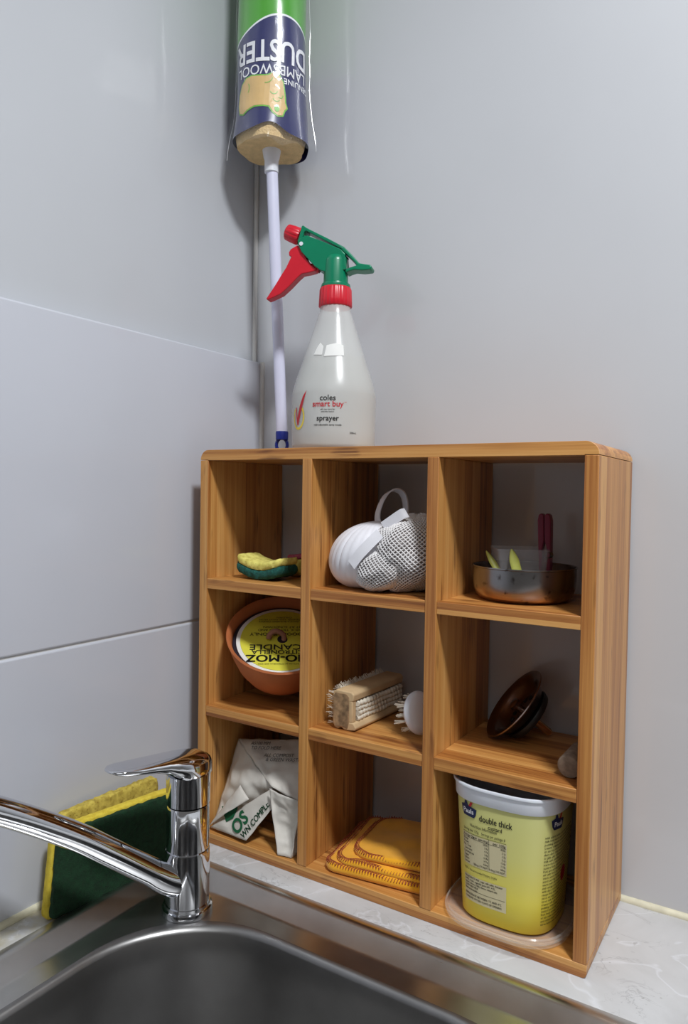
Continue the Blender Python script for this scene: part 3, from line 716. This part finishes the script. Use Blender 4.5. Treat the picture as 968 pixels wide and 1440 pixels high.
# ------------------------------------------------------------------ metal dish with tumbler, pegs
DCx, DCy = 0.3505, 0.0665
dish = thing('metal_dish', 'round tarnished steel dish in the top right compartment', 'dish', (DCx, DCy, F2))
rr = 0.0475
prof = [(0.001, 0.0002), (0.034, 0.0002), (0.040, 0.0012), (0.0445, 0.005), (0.0465, 0.011), (rr, 0.020), (rr, 0.0305), (rr + 0.0010, 0.0312), (rr + 0.0008, 0.0322), (rr - 0.0006, 0.0320), (rr - 0.0012, 0.030), (rr - 0.0014, 0.012), (0.042, 0.0035), (0.034, 0.0016), (0.001, 0.0014)]
dv, df = lathe(prof, (DCx, DCy, F2), 72, True, True)
obj('bowl_shell', dv, df, M_dish, dish)
cup = thing('clear_tub', 'small clear plastic square tub sitting in the metal dish', 'tub', (0.352, 0.076, F2 + 0.0016))
cc = V((0.3425, 0.0748)); hs = 0.0240; rings = []
for ins, z in ((0.0065, 0.0020), (0.005, 0.0035), (0, 0.046), (-0.0008, 0.0462), (-0.0008, 0.0476), (0.0008, 0.0476), (0.0010, 0.046), (0.0040, 0.0045)):
    ring = rrect(-hs + ins, hs - ins, -hs + ins, hs - ins, 0.003, F2 + z, 4)
    rings.append([V((cc.x + p.x * cos(0.5) - p.y * sin(0.5), cc.y + p.x * sin(0.5) + p.y * cos(0.5), p.z)) for p in ring])
obj('tub_wall', *loft(rings), M_cupp, cup)
for k, (x0, y0, x1, y1, zt, lab) in enumerate(((0.3170, 0.055, 0.3425, 0.047, 0.0440, 'slim pale green plastic blade leaning left in the metal dish'), (0.3445, 0.047, 0.3560, 0.044, 0.0480, 'rounded pale green plastic blade leaning beside the slim one in the metal dish'))):
    t_ = thing('plastic_utensil', lab, 'utensil', (x1, y1, F2 + 0.006))
    a, b = V((x0, y0, F2 + zt)), V((x1, y1, F2 + 0.012)); n_ = 14
    pth = [a + (b - a) * i / n_ for i in range(n_ + 1)]
    wds = [0.0045 * (1 if k else 0.72) * min(1, sqrt(max(0.02, i / 4))) * (1 if i < 10 else 1 - 0.04 * (i - 10)) for i in range(n_ + 1)]
    d_ = (b - a).normalized(); wd_ = V((cr.x, cr.y, 0)); wd_ = (wd_ - d_ * wd_.dot(d_)).normalized(); nn_ = d_.cross(wd_)
    rings = [[p + wd_ * wds[i] * cos(2 * pi * q_ / 12) + nn_ * 0.0016 * sin(2 * pi * q_ / 12) for q_ in range(12)] for i, p in enumerate(pth)]
    obj('blade', *loft(rings), M_lime, t_)
peg = thing('clothes_peg', 'maroon plastic clothes peg standing up in the metal dish', 'peg', (0.3655, 0.095, F2 + 0.004))
for s, lean in ((-1, 0.0), (1, 0.0)):
    def pg(x, z, y, s=s):
        X = 0.3625 + s * x; return V((X + (z - 0.04) * -0.03, 0.094 + y * 0.9 + x * 0.5 * s, F2 + z))
    pts = [(0.0014, 0.005), (0.0040, 0.006), (0.0048, 0.030), (0.0054, 0.060), (0.0056, 0.074), (0.0046, 0.0795), (0.0024, 0.081), (0.0003, 0.079), (0.0003, 0.055), (0.0020, 0.046), (0.0020, 0.036), (0.0012, 0.030)]
    vv, ff = poly_prism(pts, pg, -0.005, 0.005); bev(obj('jaw', vv, ff, M_maroon, peg, smooth=False), 0.0008, 2)
g = G()
for i in range(4): g.add(*tube([V((0.3655 + 0.003 * cos(t), 0.094 - 0.003 + i * 0.002, F2 + 0.041 + 0.003 * sin(t))) for t in [2 * pi * k / 16 for k in range(17)]], 0.0006, 6))
g.go('spring', M_dish, peg)

# ------------------------------------------------------------------ terracotta candle bowl
CC = V((0.0765, 0.0545, 0.2275)); e, a = 1.0044, 0.6488
cn = V((sin(a) * cos(e), -cos(a) * cos(e), sin(e))); cuu = V((cos(a), sin(a), 0)); cw_ = cn.cross(cuu)
cdl = thing('citronella_candle', 'citronella candle in a tilted terracotta bowl in the middle left compartment', 'candle', (CC.x, CC.y, F1))
def cpt(r, t, h): return CC + cuu * r * cos(t) + cw_ * r * sin(t) + cn * h
def clathe(prof, n=72):
    return loft([[cpt(r, 2 * pi * k / n, h) for k in range(n)] for r, h in prof])
obj('terracotta_bowl', *clathe([(0.001, -0.058), (0.028, -0.0585), (0.032, -0.056), (0.0430, -0.044), (0.0520, -0.028), (0.0585, -0.008), (0.0618, 0.006), (0.0630, 0.0095), (0.0618, 0.0108), (0.0595, 0.0095), (0.0575, 0.004), (0.0565, -0.006), (0.001, -0.008)]), M_terra, cdl)
obj('wax', *clathe([(0.0560, -0.008), (0.0560, -0.0025), (0.001, -0.0025)]), M_wax, cdl, label='dark wax around the paper disc')
g = G(); g.add(*clathe([(0.0520, -0.0024), (0.0520, -0.0008), (0.001, -0.0008)])); g.go('paper_disc', M_white_paper, cdl, label='white bordered paper disc')
g = G(); g.add(*clathe([(0.0475, -0.0010), (0.0475, -0.0002), (0.001, -0.0002)])); DISC = g.go('label_disc', M_yel_paper, cdl, label='yellow printed disc')
g = G(); g.add(*clathe([(0.0058, -0.0003), (0.0058, 0.0003), (0.001, 0.0003)], 24)); wh = g.go('wick_hole', M_wax, cdl)
wp = smoothpath([cpt(0.002, -0.4, -0.002), cpt(0.003, 1.2, 0.004), cpt(0.006, 2.4, 0.008), cpt(0.0105, 2.75, 0.0085), cpt(0.0145, 3.0, 0.005), cpt(0.0155, 3.2, 0.0015)], 6)
obj('wick', *tube(wp, 0.0030, 14), M_wick, cdl, label='thick brown curled wick')
def cmap(y0, x0=0): return lambda x, y: CC - cuu * (x + x0) - cw_ * (y + y0) + cn * 0.0004
text('NO-MOZ', 0.0145, cmap(0.029, 0.005), M_ink, DISC, bold=0.03, sx=1.15, label='heavy black upside-down lettering')
text('CITRONELLA', 0.0085, cmap(0.0198, 0.005), M_ink, DISC, bold=0.012, sx=1.15)
text('2. CANDLE', 0.0115, cmap(0.0120, 0.0), M_ink, DISC, bold=0.012, sx=1.3)
text('MADE WITH OIL OF CITRONELLA AND WAX', 0.0026, cmap(0.0380, 0.0), M_ink, DISC)
text('OUTDOOR USE ONLY', 0.0066, cmap(-0.0085, -0.001), M_ink, DISC, bold=0.01, sx=1.15)
text('KEEP WICK TRIMMED AND\nLIGHT AT SUNDOWN', 0.0048, cmap(-0.0175, -0.004), M_ink, DISC, sx=1.1)
text('NEVER LEAVE A BURNING CANDLE\nUNATTENDED. KEEP AWAY FROM\nCHILDREN', 0.0034, cmap(-0.0325, -0.002), M_ink, DISC, sx=1.1)

# ------------------------------------------------------------------ scrubbing brush
br = thing('scrubbing_brush', 'wooden scrubbing brush with bristles on two sides in the central compartment', 'brush', (0.181, 0.065, F1))
bx0, bx1, by0, by1 = 0.1705, 0.1905, 0.0165, 0.1145
def bt(x, y, z): return V((x + 0.05 * (y - by0), y, z))
pts = [(bx0, 0.006), (bx0 + 0.002, 0.001), (bx0 + 0.006, 0.0), (bx0 + 0.010, 0.0022), (bx0 + 0.014, 0.0), (bx1 - 0.001, 0.0), (bx1 + 0.0065, 0.001), (bx1 + 0.008, 0.004), (bx1 + 0.005, 0.0085), (bx1 - 0.003, 0.0090), (bx1 - 0.003, 0.0290), (bx1 + 0.004, 0.0300), (bx1 + 0.005, 0.0370), (bx1 + 0.002, 0.0395), (bx0 + 0.004, 0.0400), (bx0, 0.037)]
vv, ff = poly_prism(pts, lambda x, z, y: bt(x, y, F1 + 0.0003 + z), by0, by1)
bev(obj('wooden_block', vv, ff, M_woodblk, br, smooth=False), 0.0012, 3)
vv, ff = poly_prism([(bx0 + 0.001, 0.006), (bx0 + 0.003, 0.002), (bx0 + 0.012, 0.003), (bx1 - 0.002, 0.002), (bx1 - 0.0005, 0.008), (bx1 - 0.0005, 0.034), (bx1 - 0.003, 0.037), (bx0 + 0.003, 0.037), (bx0 + 0.001, 0.033)], lambda x, z, y: bt(x, y, F1 + 0.0003 + z), by0 - 0.0006, by0 + 0.002)
bev(obj('end_face', vv, ff, M_endgrain, br, smooth=False, label='mottled worn end of the block'), 0.0005, 2)
vv, ff = box(bx1 - 0.004, bx1 + 0.0035, by0 + 0.0002, by0 + 0.0075, F1 + 0.0085, F1 + 0.031)
bev(obj('end_cheek', vv, ff, M_woodblk, br, smooth=False), 0.0012, 3)
for k in range(4):
    z = F1 + 0.0118 + k * 0.0048; pth = []; rad = []
    for i in range(90):
        y = by0 + 0.009 + i * 0.00098; pth.append(bt(bx1 + 0.0028 + 0.0005 * sin(i * 0.9 + k), y, z)); rad.append(0.0026 + 0.0007 * sin(i * 1.05 + k * 2) + random.uniform(-.0002, .0002))
    obj('bristle_row', *tube(pth, rad, 10), M_fibre, br)
g = G()
for i in range(420):
    y = by0 + 0.002 + random.random() * 0.094; z = F1 + 0.004 + random.random() * 0.034
    p = bt(bx0 + 0.001, y, z); L_ = random.uniform(0.007, 0.0115) if y < 0.06 else random.uniform(0.006, 0.010)
    d_ = V((-1, random.uniform(-.45, .3), random.uniform(-.25, .5))).normalized()
    pe = p + d_ * L_; pe.x = max(pe.x, CW + T + 0.001); pe.z = max(pe.z, F1 + 0.0005)
    g.add(*tube([p, p + (pe - p) * 0.6 + V((0, 0, 0.0004)), pe], [0.00035, 0.0003, 0.0002], 4))
for i in range(160):
    y = by0 + 0.01 + random.random() * 0.085; p = bt(bx0 + 0.002, y, F1 + 0.039)
    g.add(*tube([p, p + V((random.uniform(-.005, -.001), random.uniform(-.003, .003), random.uniform(.001, .005)))], 0.0003, 4))
g.go('bristles', M_fibre, br)['kind'] = 'stuff'

# ------------------------------------------------------------------ white dish brush
db = thing('dish_brush', 'round white dish brush on edge, half hidden by the divider in the central compartment', 'brush', (0.254, 0.05, F1))
bd = V((-0.90, 0.33, -0.28)).normalized(); dc = V((0.2545, 0.046, F1 + 0.0228))
du = bd.cross(V((0, 0, 1))).normalized(); dw = du.cross(bd)
rings = []
for r, h in ((0.001, -0.0055), (0.012, -0.0052), (0.018, -0.0035), (0.0212, -0.0008), (0.0215, 0.001), (0.0205, 0.0028), (0.001, 0.003)):
    rings.append([dc + du * r * 0.92 * cos(2 * pi * k / 40) + dw * r * sin(2 * pi * k / 40) + bd * h for k in range(40)])
obj('brush_head', *loft(rings), M_plast_w, db)
g = G()
for i in range(26):
    t = i * 2.39996; r = 0.0175 * sqrt((i + 0.5) / 26); b0 = dc + du * r * cos(t) + dw * r * sin(t) + bd * 0.002
    for j in range(9):
        o_ = V((random.uniform(-1, 1), random.uniform(-1, 1), random.uniform(-1, 1))) * 0.0012
        tip = b0 + bd * random.uniform(0.0125, 0.015) + o_ * 1.8 + (du * cos(t) + dw * sin(t)) * r * 0.15
        tip.z = max(tip.z, F1 + 0.0006); g.add(*tube([b0 + o_ * 0.5, tip], 0.00042, 4))
g.go('bristles', M_fibre, db)['kind'] = 'stuff'
hd = [dc - bd * 0.001 + du * s for s in (-0.015, -0.03, -0.036)]
hpth = [dc - bd * 0.002 + V((0.008, 0.010, 0.006)), dc + V((0.014, 0.040, 0.024)), dc + V((0.018, 0.068, 0.050))]
obj('handle', *tube(smoothpath(hpth, 6), 0.0035, 12), M_plast_w, db)

# ------------------------------------------------------------------ sink strainer plug
SC_ = V((0.3345, 0.0950, 0.1880)); e, a = 0.6693, -1.0432
sn_ = V((sin(a) * cos(e), -cos(a) * cos(e), sin(e))); su = V((cos(a), sin(a), 0)); sw = sn_.cross(su)
plug = thing('sink_strainer', 'dark steel sink strainer plug tipped on its side in the middle right compartment', 'strainer', (SC_.x, SC_.y, F1))
def sl(prof, n=56): return loft([[SC_ + su * r * cos(2 * pi * k / n) + sw * r * sin(2 * pi * k / n) + sn_ * h for k in range(n)] for r, h in prof])
M_darksteel = pm('dull_dark_steel', S(150, 132, 124), 0.25, 1.0, var=0.12, vs=60)
obj('strainer_cup', *sl([(0.001, -0.0130), (0.022, -0.0130), (0.0285, -0.0100), (0.033, -0.003), (0.0395, 0.0000), (0.0403, 0.0010), (0.0395, 0.0018), (0.034, 0.0006), (0.030, -0.0040), (0.026, -0.0095), (0.020, -0.0115), (0.001, -0.0115)]), M_darksteel, plug)
g = G()
for k in range(12):
    t = 2 * pi * k / 12; c0 = SC_ + (su * cos(t) + sw * sin(t)) * 0.0165 - sn_ * 0.0112
    g.add(*tube([c0, c0 + sn_ * 0.0006], 0.0026, 12))
g.go('drain_hole', M_black, plug)['kind'] = 'stuff'
obj('centre_knob', *sl([(0.0035, -0.012), (0.0035, -0.003), (0.006, -0.002), (0.006, 0.001), (0.0045, 0.0022), (0.001, 0.0024)], 24), M_darksteel, plug)
obj('rubber_seal', *sl([(0.001, -0.0135), (0.027, -0.0135), (0.028, -0.0155), (0.0265, -0.0195), (0.012, -0.0205), (0.001, -0.0205)]), M_black, plug, label='black rubber seal')
obj('stem', *sl([(0.0038, -0.019), (0.0038, -0.0435), (0.0033, -0.0455), (0.001, -0.0458)], 24), pm('brassy_steel', S(206, 168, 128), 0.25, 1.0), plug, label='brassy stem')
ck = thing('wine_cork', 'grey brown cork lying at the right edge of the middle right compartment', 'cork', (0.409, 0.045, F1))
obj('cork_body', *tube([V((0.4085, 0.020, F1 + 0.0103)), V((0.4085, 0.021, F1 + 0.0104)), V((0.4087, 0.060, F1 + 0.0104)), V((0.4087, 0.061, F1 + 0.0103))], [0.0090, 0.0100, 0.0100, 0.0090], 28), M_cork, ck)

# ------------------------------------------------------------------ crumpled paper bag
pb = thing('paper_bag', 'crumpled white compostable bag with green print in the bottom left compartment', 'bag', (0.075, 0.04, F0))
def patch(name, c, n_, bulge, amp, seed, par=pb, mat=M_paperbag):
    a_, b_, c_, d_ = [V(p) for p in c]; nn = (b_ - a_).cross(d_ - a_).normalized()
    def P(u, v, off=0.0):
        p = a_ * (1 - u) * (1 - v) + b_ * u * (1 - v) + c_ * u * v + d_ * (1 - u) * v
        p = p + nn * (bulge * 16 * u * (1 - u) * v * (1 - v) + off)
        k = min(1, 8 * min(u, 1 - u, v, 1 - v) + 0.35)
        p = p + V((nz(p, 70, amp, seed), nz(p, 70, amp, seed + 3), nz(p, 70, amp, seed + 5))) * k + nn * ((abs(noise.noise(p * 38 + V((seed, 0, 0)))) + 0.5 * abs(noise.noise(p * 90 + V((0, seed, 0))))) * amp * 1.8 * k)
        p.z = max(p.z, F0 + 0.0006); p.x = min(max(p.x, T + 0.0008), CW - 0.0008); p.y = min(p.y, D - 0.002); return p
    amp *= 1.7
    vv = [P(i / n_, j / n_) for j in range(n_ + 1) for i in range(n_ + 1)]
    ff = [(j * (n_ + 1) + i, j * (n_ + 1) + i + 1, (j + 1) * (n_ + 1) + i + 1, (j + 1) * (n_ + 1) + i) for j in range(n_) for i in range(n_)]
    o = obj(name, vv, ff, mat, par); m = o.modifiers.new('thick', 'SOLIDIFY'); m.thickness = 0.0005; m.offset = 0
    return P
a0 = (0.0172, 0.050, 0.1030)
patch('top_panel', [a0, (0.0935, 0.016, 0.0745), (0.1385, 0.020, 0.0640), (0.1385, 0.075, 0.1185)], 26, 0.0015, 0.0016, 1)
TP = patch('rear_panel', [(0.0172, 0.050, 0.1030), (0.139, 0.070, 0.1160), (0.138, 0.100, 0.014), (0.016, 0.100, 0.016)], 18, 0.002, 0.002, 2)
patch('side_panel', [(0.0172, 0.050, 0.1025), (0.0930, 0.0165, 0.0740), (0.0880, 0.040, 0.045), (0.0140, 0.010, 0.0145)], 24, -0.012, 0.0016, 3)
patch('inner_fold', [(0.0172, 0.052, 0.102), (0.040, 0.046, 0.094), (0.030, 0.036, 0.040), (0.0138, 0.012, 0.016)], 16, 0.003, 0.0012, 8)
FS_ = patch('printed_strip', [(0.0145, 0.0060, 0.0145), (0.0720, 0.0010, 0.0165), (0.0960, 0.0130, 0.0530), (0.0930, 0.0190, 0.0730)], 24, 0.0010, 0.0008, 4)
patch('torn_flap', [(0.0145, 0.0050, 0.0165), (0.0470, 0.0030, 0.0430), (0.0660, 0.0120, 0.0560), (0.0480, 0.0180, 0.0665)], 16, 0.002, 0.0008, 5)
patch('hanging_leg', [(0.0945, 0.010, 0.0755), (0.1375, 0.010, 0.0705), (0.1300, 0.004, 0.0125), (0.1135, 0.0015, 0.0125)], 24, 0.006, 0.0018, 6)
patch('leg_side', [(0.1375, 0.010, 0.0705), (0.1385, 0.060, 0.080), (0.1370, 0.060, 0.013), (0.1300, 0.004, 0.0125)], 14, 0.002, 0.0012, 7)
# print on the strip: local frame along its lower edge
so, sxv, syv = V((0.0720, 0.0008, 0.0165)), (V((0.0960, 0.0128, 0.0530)) - V((0.0720, 0.0008, 0.0165))).normalized(), None
sn2 = (V((0.0720, 0.0010, 0.0165)) - V((0.0145, 0.0060, 0.0145))).cross(V((0.0960, 0.0130, 0.0530)) - V((0.0145, 0.0060, 0.0145))).normalized()
if sn2.y > 0: sn2 = -sn2
syv = sn2.cross(sxv).normalized()
if syv.x > 0: syv = -syv
def smap(x0, y0, off=0.0022): return lambda x, y: so + sxv * (x + x0) + syv * (y + y0) + sn2 * off
text('WN COMPLE', 0.0100, smap(-0.001, 0.0062), M_ink_green, pb, bold=0.02, align='LEFT', sx=0.82, label='dark green lettering')
text('OS', 0.0215, smap(-0.006, 0.0190, 0.0024), M_ink_green, pb, bold=0.03, align='LEFT', sx=0.85, label='large dark green letters')
decal([(-0.008, 0.034), (0.002, 0.030), (0.012, 0.033), (0.020, 0.040), (0.012, 0.043), (0.003, 0.046), (-0.003, 0.052), (-0.006, 0.044)], smap(0, 0, 0.0024), M_ink_green, pb, 'leaf_print', label='green leaf shaped print')
tpn = (V((0.0935, 0.016, 0.0745)) - V(a0)).cross(V((0.1385, 0.075, 0.1185)) - V(a0)).normalized()
if tpn.z < 0: tpn = -tpn
tx = (V((0.1385, 0.075, 0.1185)) - V(a0)).normalized(); ty = tpn.cross(tx).normalized()
def tmap(x0, y0): return lambda x, y: V(a0) + tx * (x + x0) + ty * (y + y0) + tpn * 0.0045
for s, x_, y_ in (('AS100 MM', 0.022, -0.0085), ('TO FOLD HERE', 0.024, -0.0145), ('ALL COMPOST', 0.044, -0.0240), ('& GREEN WASTE', 0.048, -0.0295)):
    text(s, 0.0062, tmap(x_, y_), M_greysmear, pb, bold=0.01, align='LEFT', sx=0.9, label='grey lettering')

# ------------------------------------------------------------------ folded yellow cloth
yc = thing('dusting_cloth', 'folded yellow dusting cloth with rust stitched edges in the bottom middle compartment', 'cloth', (0.22, 0.06, F0))
def pad(name, x0, x1, y0, y1, r, z0, h, rot, seed, stitch, mat=M_yellow_cloth, dip=0.0):
    cx, cy = (x0 + x1) / 2, (y0 + y1) / 2
    def tr(p):
        q_ = V((cx + (p.x - cx) * cos(rot) - (p.y - cy) * sin(rot), cy + (p.x - cx) * sin(rot) + (p.y - cy) * cos(rot), p.z))
        k = (q_.z - z0) / h; q_.z += (nz((q_.x, q_.y, 0), 30, 0.0035, seed) + nz((q_.x, q_.y, 0), 80, 0.001, seed)) * max(0, k) + dip * (q_.x - x0)
        q_.x = min(max(q_.x, CW + T + 0.001), 2 * CW - 0.0008); q_.z = max(q_.z, F0 + 0.0005); return q_
    rings = []; m = h * 0.5
    for i in range(9):
        t = -pi / 2 + pi * i / 8; ins = m * (1 - cos(t)); rings.append(rrect(x0 + ins, x1 - ins, y0 + ins, y1 - ins, max(0.003, r - ins), z0 + m + m * sin(t), 8))
    for s in (0.85, 0.65, 0.45, 0.25, 0.08): rings.append([V((cx + (p.x - cx) * s, cy + (p.y - cy) * s, p.z)) for p in rings[8]])
    rings = [[tr(p) for p in rg] for rg in rings]
    dense = []
    for rg in rings:
        out = []
        for i, p in enumerate(rg):
            qn = rg[(i + 1) % len(rg)]; out += [p, (p + qn) / 2]
        dense.append(out)
    obj(name, *loft(dense), mat, yc)
    if stitch:
        rg = rrect(x0, x1, y0, y1, r, z0 + h * 0.75, 10); seg = []
        # walk from the back left round the front left corner to the front right
        idx = list(range(11, 44)); pts_ = [rg[i] for i in idx]; fine = []
        for p, qn in zip(pts_, pts_[1:]):
            L_ = (qn - p).length; m_ = max(1, int(L_ / 0.0006)); fine += [p + (qn - p) * (j / m_) for j in range(m_)]
        path = []; s = 0
        for i, p in enumerate(fine):
            if i: s += (fine[i] - fine[i - 1]).length
            ph = s / 0.0030 * 2 * pi; d_ = (fine[min(i + 1, len(fine) - 1)] - fine[max(0, i - 1)]).normalized(); o_ = V((-d_.y, d_.x, 0))
            if (o_.dot(V((cx, cy, 0)) - p)) < 0: o_ = -o_
            path.append(tr(p + o_ * (0.0016 + 0.0017 * sin(ph)) + V((0, 0, h * 0.25 + 0.0002 + 0.0008 * cos(ph) - (0.0018 if sin(ph) < -0.5 else 0)))) + V((0, 0, 0.0004)))
        obj('overlock_stitch', *tube(path, 0.00042, 5), M_stitch, yc)
        path = [tr(p + V((0, 0, h * 0.25 + 0.0004)) + (V((cx, cy, 0)) - V((p.x, p.y, 0))).normalized() * 0.0045) + V((0, 0, 0.0004)) for p in fine[::4]]
        obj('overlock_stitch', *tube(path, 0.00036, 5), M_stitch, yc)
R6 = radians(7)
pad('bottom_fold', 0.162, 0.290, 0.009, 0.120, 0.014, F0 + 0.0003, 0.0095, R6, 1, True)
pad('middle_fold', 0.171, 0.290, 0.012, 0.118, 0.020, F0 + 0.0092, 0.0070, R6, 2, True)
pad('top_fold', 0.186, 0.292, 0.019, 0.114, 0.024, F0 + 0.0158, 0.0065, R6, 3, True, dip=0.03)

# ------------------------------------------------------------------ custard tub on a clear lid
lid = thing('clear_saucer', 'clear plastic lid lying upside down under the yellow custard tub', 'lid', (0.352, 0.050, F0))
LC = (0.3535, 0.0485)
def lring(s, z): return sellipse(LC[0], LC[1], 0.0578 - s, 0.0600 - s, 3.0, F0 + z, 96)
obj('lid_shell', *loft([lring(0.012, 0.0003), lring(0.003, 0.0003), lring(0.001, 0.0015), lring(0.0012, 0.0050), lring(0.0, 0.0055), lring(0.0, 0.0066), lring(0.0014, 0.0068), lring(0.0008, 0.0085), lring(0.0018, 0.0095), lring(0.0026, 0.0092), lring(0.0032, 0.0025), lring(0.012, 0.0016)]), M_lidp, lid)
tz = F0 + 0.0020
tub = thing('custard_tub', 'yellow printed custard tub with a white rim in the bottom right compartment', 'tub', (0.3535, 0.0485, tz))
def tdim(h):   # half sizes at height h
    k = h / 0.1245; return 0.0430 + 0.0070 * k, 0.0425 + 0.0070 * k
def tring(h, ex=0.0, n_=3.0): a_, b_ = tdim(h); return sellipse(0.3535, 0.0480, a_ + ex, b_ + ex, n_, tz + h, 96)
TB = obj('tub_body', *loft([tring(0.0, -0.004), tring(0.0005, -0.0015), tring(0.002, 0), tring(0.03), tring(0.06), tring(0.09), tring(0.110)], True, True, False), M_tub, tub)
rw = [tring(0.1085, 0.0001), tring(0.1085, 0.0012), tring(0.1090, 0.0016), tring(0.1210, 0.0016), tring(0.1213, 0.0030), tring(0.1232, 0.0032), tring(0.1240, 0.0026), tring(0.1235, 0.0008), tring(0.119, -0.0006), tring(0.004, -0.0008)]
obj('rim_band', *loft(rw, True, False, True), M_plast_w, tub, label='white rim and inner wall')
# arc-length map on the wall of the tub (0 = middle of the front face)
def tub_arc():
    pts_ = sellipse(0, 0, 1, 1, 3.0, 0, 720)
    return pts_
UN = tub_arc(); cum = [0]
for i in range(720): cum.append(cum[-1] + (UN[(i + 1) % 720] - UN[i]).length * 0.0465)
def tmap3(u, h, off=0.0004):
    s = (cum[540] + u) % cum[-1]; lo, hi = 0, 719
    while lo < hi:
        m_ = (lo + hi + 1) // 2
        if cum[m_] <= s: lo = m_
        else: hi = m_ - 1
    t = (s - cum[lo]) / (cum[lo + 1] - cum[lo]); p = UN[lo] + (UN[(lo + 1) % 720] - UN[lo]) * t
    d_ = (UN[(lo + 1) % 720] - UN[lo]).normalized(); nn = V((d_.y, -d_.x, 0)); a_, b_ = tdim(h)
    return V((0.3535 + p.x * a_, 0.0480 + p.y * b_, tz + h)) + nn * off
TMp = lambda u0, h0, off=0.0005, sk=0.0: (lambda x, y: tmap3(u0 + x, h0 + y + sk * x, off))
text('double thick', 0.0080, TMp(-0.0165, 0.0955), M_ink, TB, bold=0.012, align='LEFT', sx=0.73, label='bold black lettering')
text('custard', 0.0050, TMp(-0.0020, 0.0895), M_ink, TB, bold=0.012, sx=0.85)
def logo(u0, h0):
    decal([(-0.0085, 0.004), (-0.0045, 0.0055), (-0.0040, 0.0085), (-0.0018, 0.0085), (-0.0005, 0.0050), (0.0085, 0.003), (0.0075, -0.0025), (0.0055, -0.0052), (-0.0055, -0.0048), (-0.0075, -0.0015)], TMp(u0, h0), M_ink_navy, TB, 'logo_tub', 0.004, label='navy logo shape')
    decal([(0.0005, 0.0045), (0.0028, 0.0045), (0.0050, 0.0085), (0.0026, 0.0088)], TMp(u0, h0, 0.0008), M_ink_red, TB, 'logo_flag', 0.004, label='red flag of the logo')
    text('Pauls', 0.0062, TMp(u0, h0, 0.0009), M_ink_white, TB, bold=0.012, sx=0.9, label='white lettering')
logo(-0.0270, 0.0990)
logo(0.054, 0.0990)
def rect(x0, x1, y0, y1): return [(x0, y0), (x1, y0), (x1, y1), (x0, y1)]
PL, PR = -0.0350, 0.0085
decal(rect(PL, PR, 0.0495, 0.0780), TMp(0, 0, 0.0003), M_panel, TB, 'nutrition_panel', 0.005, label='beige nutrition panel')
decal(rect(PL, PR, 0.0160, 0.0395), TMp(0, 0, 0.0003), M_panel, TB, 'ingredients_panel', 0.005, label='beige ingredients panel')
tt = lambda s, u, h, z=0.0030, al='LEFT', b=0.006, sx=1.0: text(s, z, TMp(u, h), M_ink, TB, bold=b, align=al, sx=sx)
tt('Nutrition Information', -0.013, 0.0865, 0.0040, 'CENTER', 0.006, 0.72)
tt('Serving size: 125g    Servings per package: 8', (PL + PR) / 2, 0.0818, 0.0032, 'CENTER', 0.006, 0.72)
tt('Average Qty', -0.0340, 0.0762, 0.0030, sx=0.8); tt('per serving', -0.0085, 0.0762, 0.0032, 'RIGHT'); tt('per 100g', PR - 0.001, 0.0762, 0.0032, 'RIGHT')
rowsT = [('Energy', '502kJ', '402kJ'), ('Protein', '3.9g', '3.1g'), ('Fat - Total', '4.1g', '3.3g'), (' - Saturated', '2.6g', '2.1g'), ('Carbohydrate', '16.8g', '13.4g'), (' Sugars', '14.1g', '11.3g'), ('Sodium', '62mg', '50mg'), ('Calcium', '138mg (17% RDI*)', '110mg (14% RDI*)')]
for i, (l_, p1, p2) in enumerate(rowsT):
    h_ = 0.0727 - i * 0.0030; tt(l_, -0.0340, h_, 0.0026, sx=0.8); tt(p1, -0.0085, h_, 0.0025, 'RIGHT', sx=0.8); tt(p2, PR - 0.001, h_, 0.0025, 'RIGHT', sx=0.8)
for r_ in ((PL + 0.0005, PR - 0.0005, 0.0786, 0.0789), (PL + 0.0005, PR - 0.0005, 0.0743, 0.0746), (-0.0077, -0.0074, 0.051, 0.0786), (PL + 0.001, PR - 0.001, 0.0262, 0.0265)):
    decal(rect(*r_), TMp(0, 0, 0.0005), M_ink, TB, 'rule_line', 0.005)
tt('*RDI = Recommended Dietary Intake', -0.0345, 0.0450, 0.0028, sx=0.8)
for i, s_ in enumerate(('INGREDIENTS: MILK, sugar, milk solids, thickener', '(1442), cream, vegetable gums (407, 415),', 'natural colours (160b), flavour, mineral salts.', 'CONTAINS MILK', 'Made in Australia')): tt(s_, -0.0340, 0.0378 - i * 0.0027, 0.0025 if i < 3 else 0.0027, b=0.01, sx=0.76)
tt('REFRIGERATE BETWEEN 1\u00b0C AND 4\u00b0C', -0.0340, 0.0222, 0.0028, b=0.012, sx=0.8); tt('CONSUME WITHIN 4 DAYS OF OPENING', -0.0340, 0.0190, 0.0026, b=0.012, sx=0.8)
# side face: a long block of small print
words = 'custard recipe serve warm or chilled with fruit pudding pie and jelly stir well before serving keep refrigerated dairy smooth and creamy made with fresh milk'.split()
for i in range(27):
    h_ = 0.0885 - i * 0.0030; s_ = ' '.join(random.choice(words) for _ in range(8)); tt(s_, 0.0400, h_, 0.0027)
decal(ell(0.0, 0.0, 0.006, 0.007, 20), TMp(0.072, 0.048), M_ink_red, TB, 'fruit_print', 0.004, label='red round print on the side')
print('OBJECTS', len(bpy.data.objects), 'TRIS', sum(len(o.data.polygons) for o in bpy.data.objects if o.type == 'MESH'))
